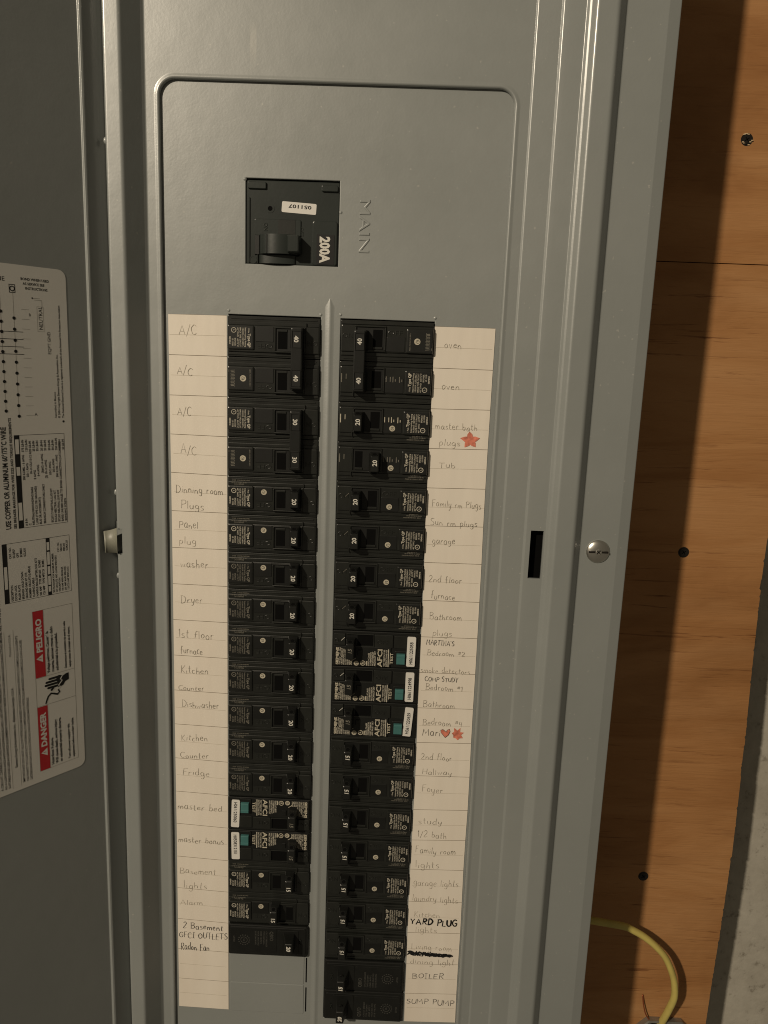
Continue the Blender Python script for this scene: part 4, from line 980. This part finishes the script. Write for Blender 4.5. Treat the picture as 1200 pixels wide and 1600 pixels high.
HAND =  [('A/C', 6.61, -13.01, 11.08, 6.29, 'p'),
 ('A/C', 4.95, -37.97, 9.75, 5.21, 'p'),
 ('A/C', 4.9, -63.85, 8.73, 5.32, 'p'),
 ('A/C', 6.72, -88.85, 10.03, 6.25, 'p'),
 ('Dinning room', 3.2, -114.29, 30.78, 5.1, 'p'),
 ('Plugs', 6.22, -125.07, 15.03, 5.14, 'p'),
 ('Panel', 4.85, -138.03, 12.47, 5.19, 'p'),
 ('plug', 4.83, -149.04, 11.11, 4.8, 'p'),
 ('washer', 5.47, -164.66, 18.35, 5.3, 'p'),
 ('Dryer', 5.34, -189.79, 14.53, 4.95, 'p'),
 ('1st floor', 3.78, -214.58, 23.32, 5.95, 'p'),
 ('furnace', 4.63, -225.73, 14.94, 5.54, 'p'),
 ('Kitchen', 4.65, -239.99, 18.77, 5.13, 'p'),
 ('Counter', 2.84, -252.37, 17.62, 3.77, 'p'),
 ('Dishwasher', 5.16, -265.13, 25.49, 4.75, 'p'),
 ('Kitchen', 4.38, -289.92, 18.17, 5.32, 'p'),
 ('Counter', 3.39, -303.1, 19.61, 4.39, 'p'),
 ('Fridge', 4.88, -316.43, 18.74, 4.93, 'p'),
 ('master bed', 1.09, -343.24, 31.23, 5.02, 'p'),
 ('master bonus', 1.18, -369.19, 32.44, 5.11, 'p'),
 ('Basement', 1.85, -394.33, 26.1, 5.2, 'p'),
 ('lights', 4.5, -406.21, 16.85, 5.24, 'p'),
 ('Alarm', 1.97, -419.89, 15.99, 4.76, 'p'),
 ('2 Basement', 3.59, -439.79, 29.34, 4.82, 'k'),
 ('GFCI OUTLETS', 0.64, -447.48, 35.59, 4.85, 'k'),
 ('Radon Fan', 1.69, -457.71, 21.01, 5.42, 'k'),
 ('oven', 173.99, -15.44, 10.64, 4.71, 'p'),
 ('oven', 173.57, -41.1, 11.24, 4.8, 'p'),
 ('master bath', 170.87, -66.34, 26.62, 4.49, 'p'),
 ('plugs', 173.65, -76.68, 13.53, 4.52, 'p'),
 ('Tub', 174.37, -91.22, 10.55, 4.16, 'p'),
 ('Family rm Plugs', 171.27, -116.84, 31.72, 4.66, 'p'),
 ('Sun rm plugs', 170.73, -129.14, 30.49, 4.28, 'p'),
 ('garage', 172.47, -141.71, 14.75, 4.75, 'p'),
 ('2nd floor', 171.49, -168.02, 21.71, 4.41, 'p'),
 ('furnace', 173.45, -179.49, 15.82, 4.89, 'p'),
 ('Bathroom', 173.2, -193.84, 21.44, 4.49, 'p'),
 ('plugs', 175.86, -205.22, 12.82, 4.53, 'p'),
 ("MARTINA'S", 171.99, -212.18, 18.6, 3.64, 'k'),
 ('Bedroom #2', 172.77, -219.43, 25.58, 4.12, 'p'),
 ('smoke detectors', 168.99, -231.88, 33.32, 4.16, 'p'),
 ('COMP STUDY', 172.25, -238.14, 22.53, 3.25, 'k'),
 ('Bedroom #1', 172.81, -244.55, 25.12, 4.19, 'p'),
 ('Bathroom', 171.9, -257.09, 21.41, 4.23, 'p'),
 ('Bedroom #4', 172.07, -270.26, 27.16, 4.75, 'p'),
 ('Mari', 172.45, -278.46, 12.14, 4.77, 'q'),
 ('2nd floor', 172.38, -296.31, 21.31, 4.83, 'p'),
 ('Hallway', 173.51, -307.36, 20.41, 4.39, 'p'),
 ('Foyer', 173.92, -321.1, 14.62, 4.92, 'p'),
 ('study', 172.66, -345.97, 16.34, 5.0, 'p'),
 ('1/2 bath', 172.86, -356.55, 20.04, 5.04, 'p'),
 ('Family room', 171.59, -369.03, 28.35, 5.09, 'p'),
 ('lights', 172.11, -380.79, 16.81, 5.13, 'p'),
 ('garage lights', 171.34, -394.8, 32.01, 5.18, 'p'),
 ('laundry lights', 170.98, -407.66, 32.66, 4.7, 'p'),
 ('Kitchen', 172.95, -420.77, 18.39, 4.22, 'p'),
 ('YARD PLUG', 170.62, -427.15, 33.67, 4.76, 'm'),
 ('lights', 174.44, -433.39, 15.43, 4.25, 'p'),
 ('Living room', 172.16, -447.67, 29.21, 4.83, 'p'),
 ('dining light', 171.84, -459.91, 32.06, 4.87, 'p'),
 ('BOILER', 173.8, -472.23, 23.01, 4.36, 'k'),
 ('SUMP PUMP', 170.46, -494.27, 35.29, 4.43, 'k')]
yield_cells = {'directory_strip': []}
def strip_card(name, label, rows, left, hands):
    root = empty(name, (rows[0][0], 0, rows[0][1])); tag(root, label, 'label strip')
    ox, oz = rows[0][0], rows[0][1]
    mb = MB()
    L_ = [(r[0]+0.15-ox, r[1]-oz) for r in rows]; R_ = [(r[2]-0.15-ox, r[3]-oz) for r in rows]
    n = len(rows)
    mb.add([(a, b, -0.12) for a, b in L_] + [(a, b, -0.12) for a, b in R_] , [[n+i, i, i+1, n+i+1] for i in range(n-1)], 'paper_gap')
    mb.obj('backing', root)
    g = 0.17
    for i in range(n-1):
        a, b = rows[i], rows[i+1]
        j = 0.0
        mb = MB()
        q = [(b[0]-ox, b[1]+g-oz), (b[2]-ox, b[3]+g-oz), (a[2]-ox, a[3]-g-oz), (a[0]-ox, a[1]-g-oz)]
        mb.loft([[(x, y, c) for x, y in q] for c in (-0.15, 0.0)], 'paper')
        cell = mb.obj('paper_cell', root)
        mb = MB(); u = random.uniform(0.5, 2.0); v = random.uniform(0.4, 1.6)
        y0 = (a[1]+b[1])/2 - oz; y1 = (a[3]+b[3])/2 - oz
        mb.add([(a[0]+u-ox, y0-0.1, 0.05), (a[2]-v-ox, y1-0.1, 0.05), (a[2]-v-ox, y1+0.1, 0.05), (a[0]+u-ox, y0+0.1, 0.05)], [[0, 1, 2, 3]], 'rule')
        mb.obj('rule_line', cell)
        mine = [h for h in hands if a[1] >= h[2] + 1.0 > b[1]]
        if mine:
            mb = MB()
            for h in mine: write_hand(mb, h[0], h[1]-ox, h[2]-oz, h[3], h[4], h[5])
            mb.obj('handwriting', cell)
        yield_cells[name].append((cell, ox, oz))
    return root
sl = strip_card('directory_strip', 'cream paper strip of handwritten circuit names left of the breakers, starting with A/C', LEFT, True, [h for h in HAND if h[1] < 100])
yield_cells['directory_strip'] = []
sr = strip_card('directory_strip', 'cream paper strip of handwritten circuit names right of the breakers, starting with oven', RIGHT, False, [h for h in HAND if h[1] > 100])
cells = yield_cells['directory_strip']; OX, OZ = RIGHT[0][0], RIGHT[0][1]
for s_ in (sl, sr): s_['group'] = 'paper directory strips beside the breakers'
def blob(name, cell, pts_list, outline=None):
    mb = MB(); c = 0.24
    for pts in pts_list: mb.poly([(x-OX, y-OZ) for x, y in pts], c, 'red_marker'); c += 0.012
    if outline: mb.ribbon([(x-OX, y-OZ) for x, y in outline], 0.35, c+0.01, outline_k)
    mb.obj(name, cell)
outline_k = 'pen'
cx, cy = 193.6, -72.6
petals = []
for an, ln_ in ((97, 5.4), (12, 6.4), (-50, 5.8), (235, 5.9), (172, 6.6)):
    t = math.radians(an); ux, uy = math.cos(t), math.sin(t); nx, ny = -uy, ux
    petals.append([(cx - ux*0.5, cy - uy*0.5), (cx + ux*1.6 - nx*1.9, cy + uy*1.6 - ny*1.9), (cx + ux*3.6 - nx*1.6, cy + uy*3.6 - ny*1.6), (cx + ux*ln_, cy + uy*ln_), (cx + ux*3.6 + nx*1.6, cy + uy*3.6 + ny*1.6), (cx + ux*1.6 + nx*1.9, cy + uy*1.6 + ny*1.9)])
blob('red_star_drawing', cells[2][0], petals)
st2 = []
for i in range(14):
    t = 2*math.pi*i/14 + 0.3; r = 4.9 if i % 2 == 0 else 3.1
    r *= (1.0, .8, 1.05, .9, 1.1, 1.0, .85)[i % 7]
    st2.append((196.6 + r*math.cos(t)*0.95, -276.4 + r*math.sin(t)))
blob('red_blot_drawing', cells[10][0], [st2])
ht = [(188.2, -279.3), (185.2, -275.6), (184.9, -273.9), (186.3, -273.2), (187.8, -274.4), (188.6, -275.2), (189.4, -273.6), (190.9, -272.8), (191.4, -274.6), (190.4, -277.2), (188.2, -279.3)]
blob('red_heart_drawing', cells[10][0], [ht[:-1]], ht)
mb = MB(); c = 0.26; rnd = random.Random(5)
for q in range(7):
    x = 169.2 + q*0.3; pts = []
    for i in range(22):
        pts.append((x - OX + i*1.5 + rnd.uniform(-.5, .5), -451.2 - OZ + rnd.uniform(-1.9, 1.9)*(1.0 if i < 12 else 0.75) - i*0.06))
    mb.ribbon(pts, 0.9, c, 'marker'); c += 0.012
mb.obj('marker_scribble', cells[17][0])
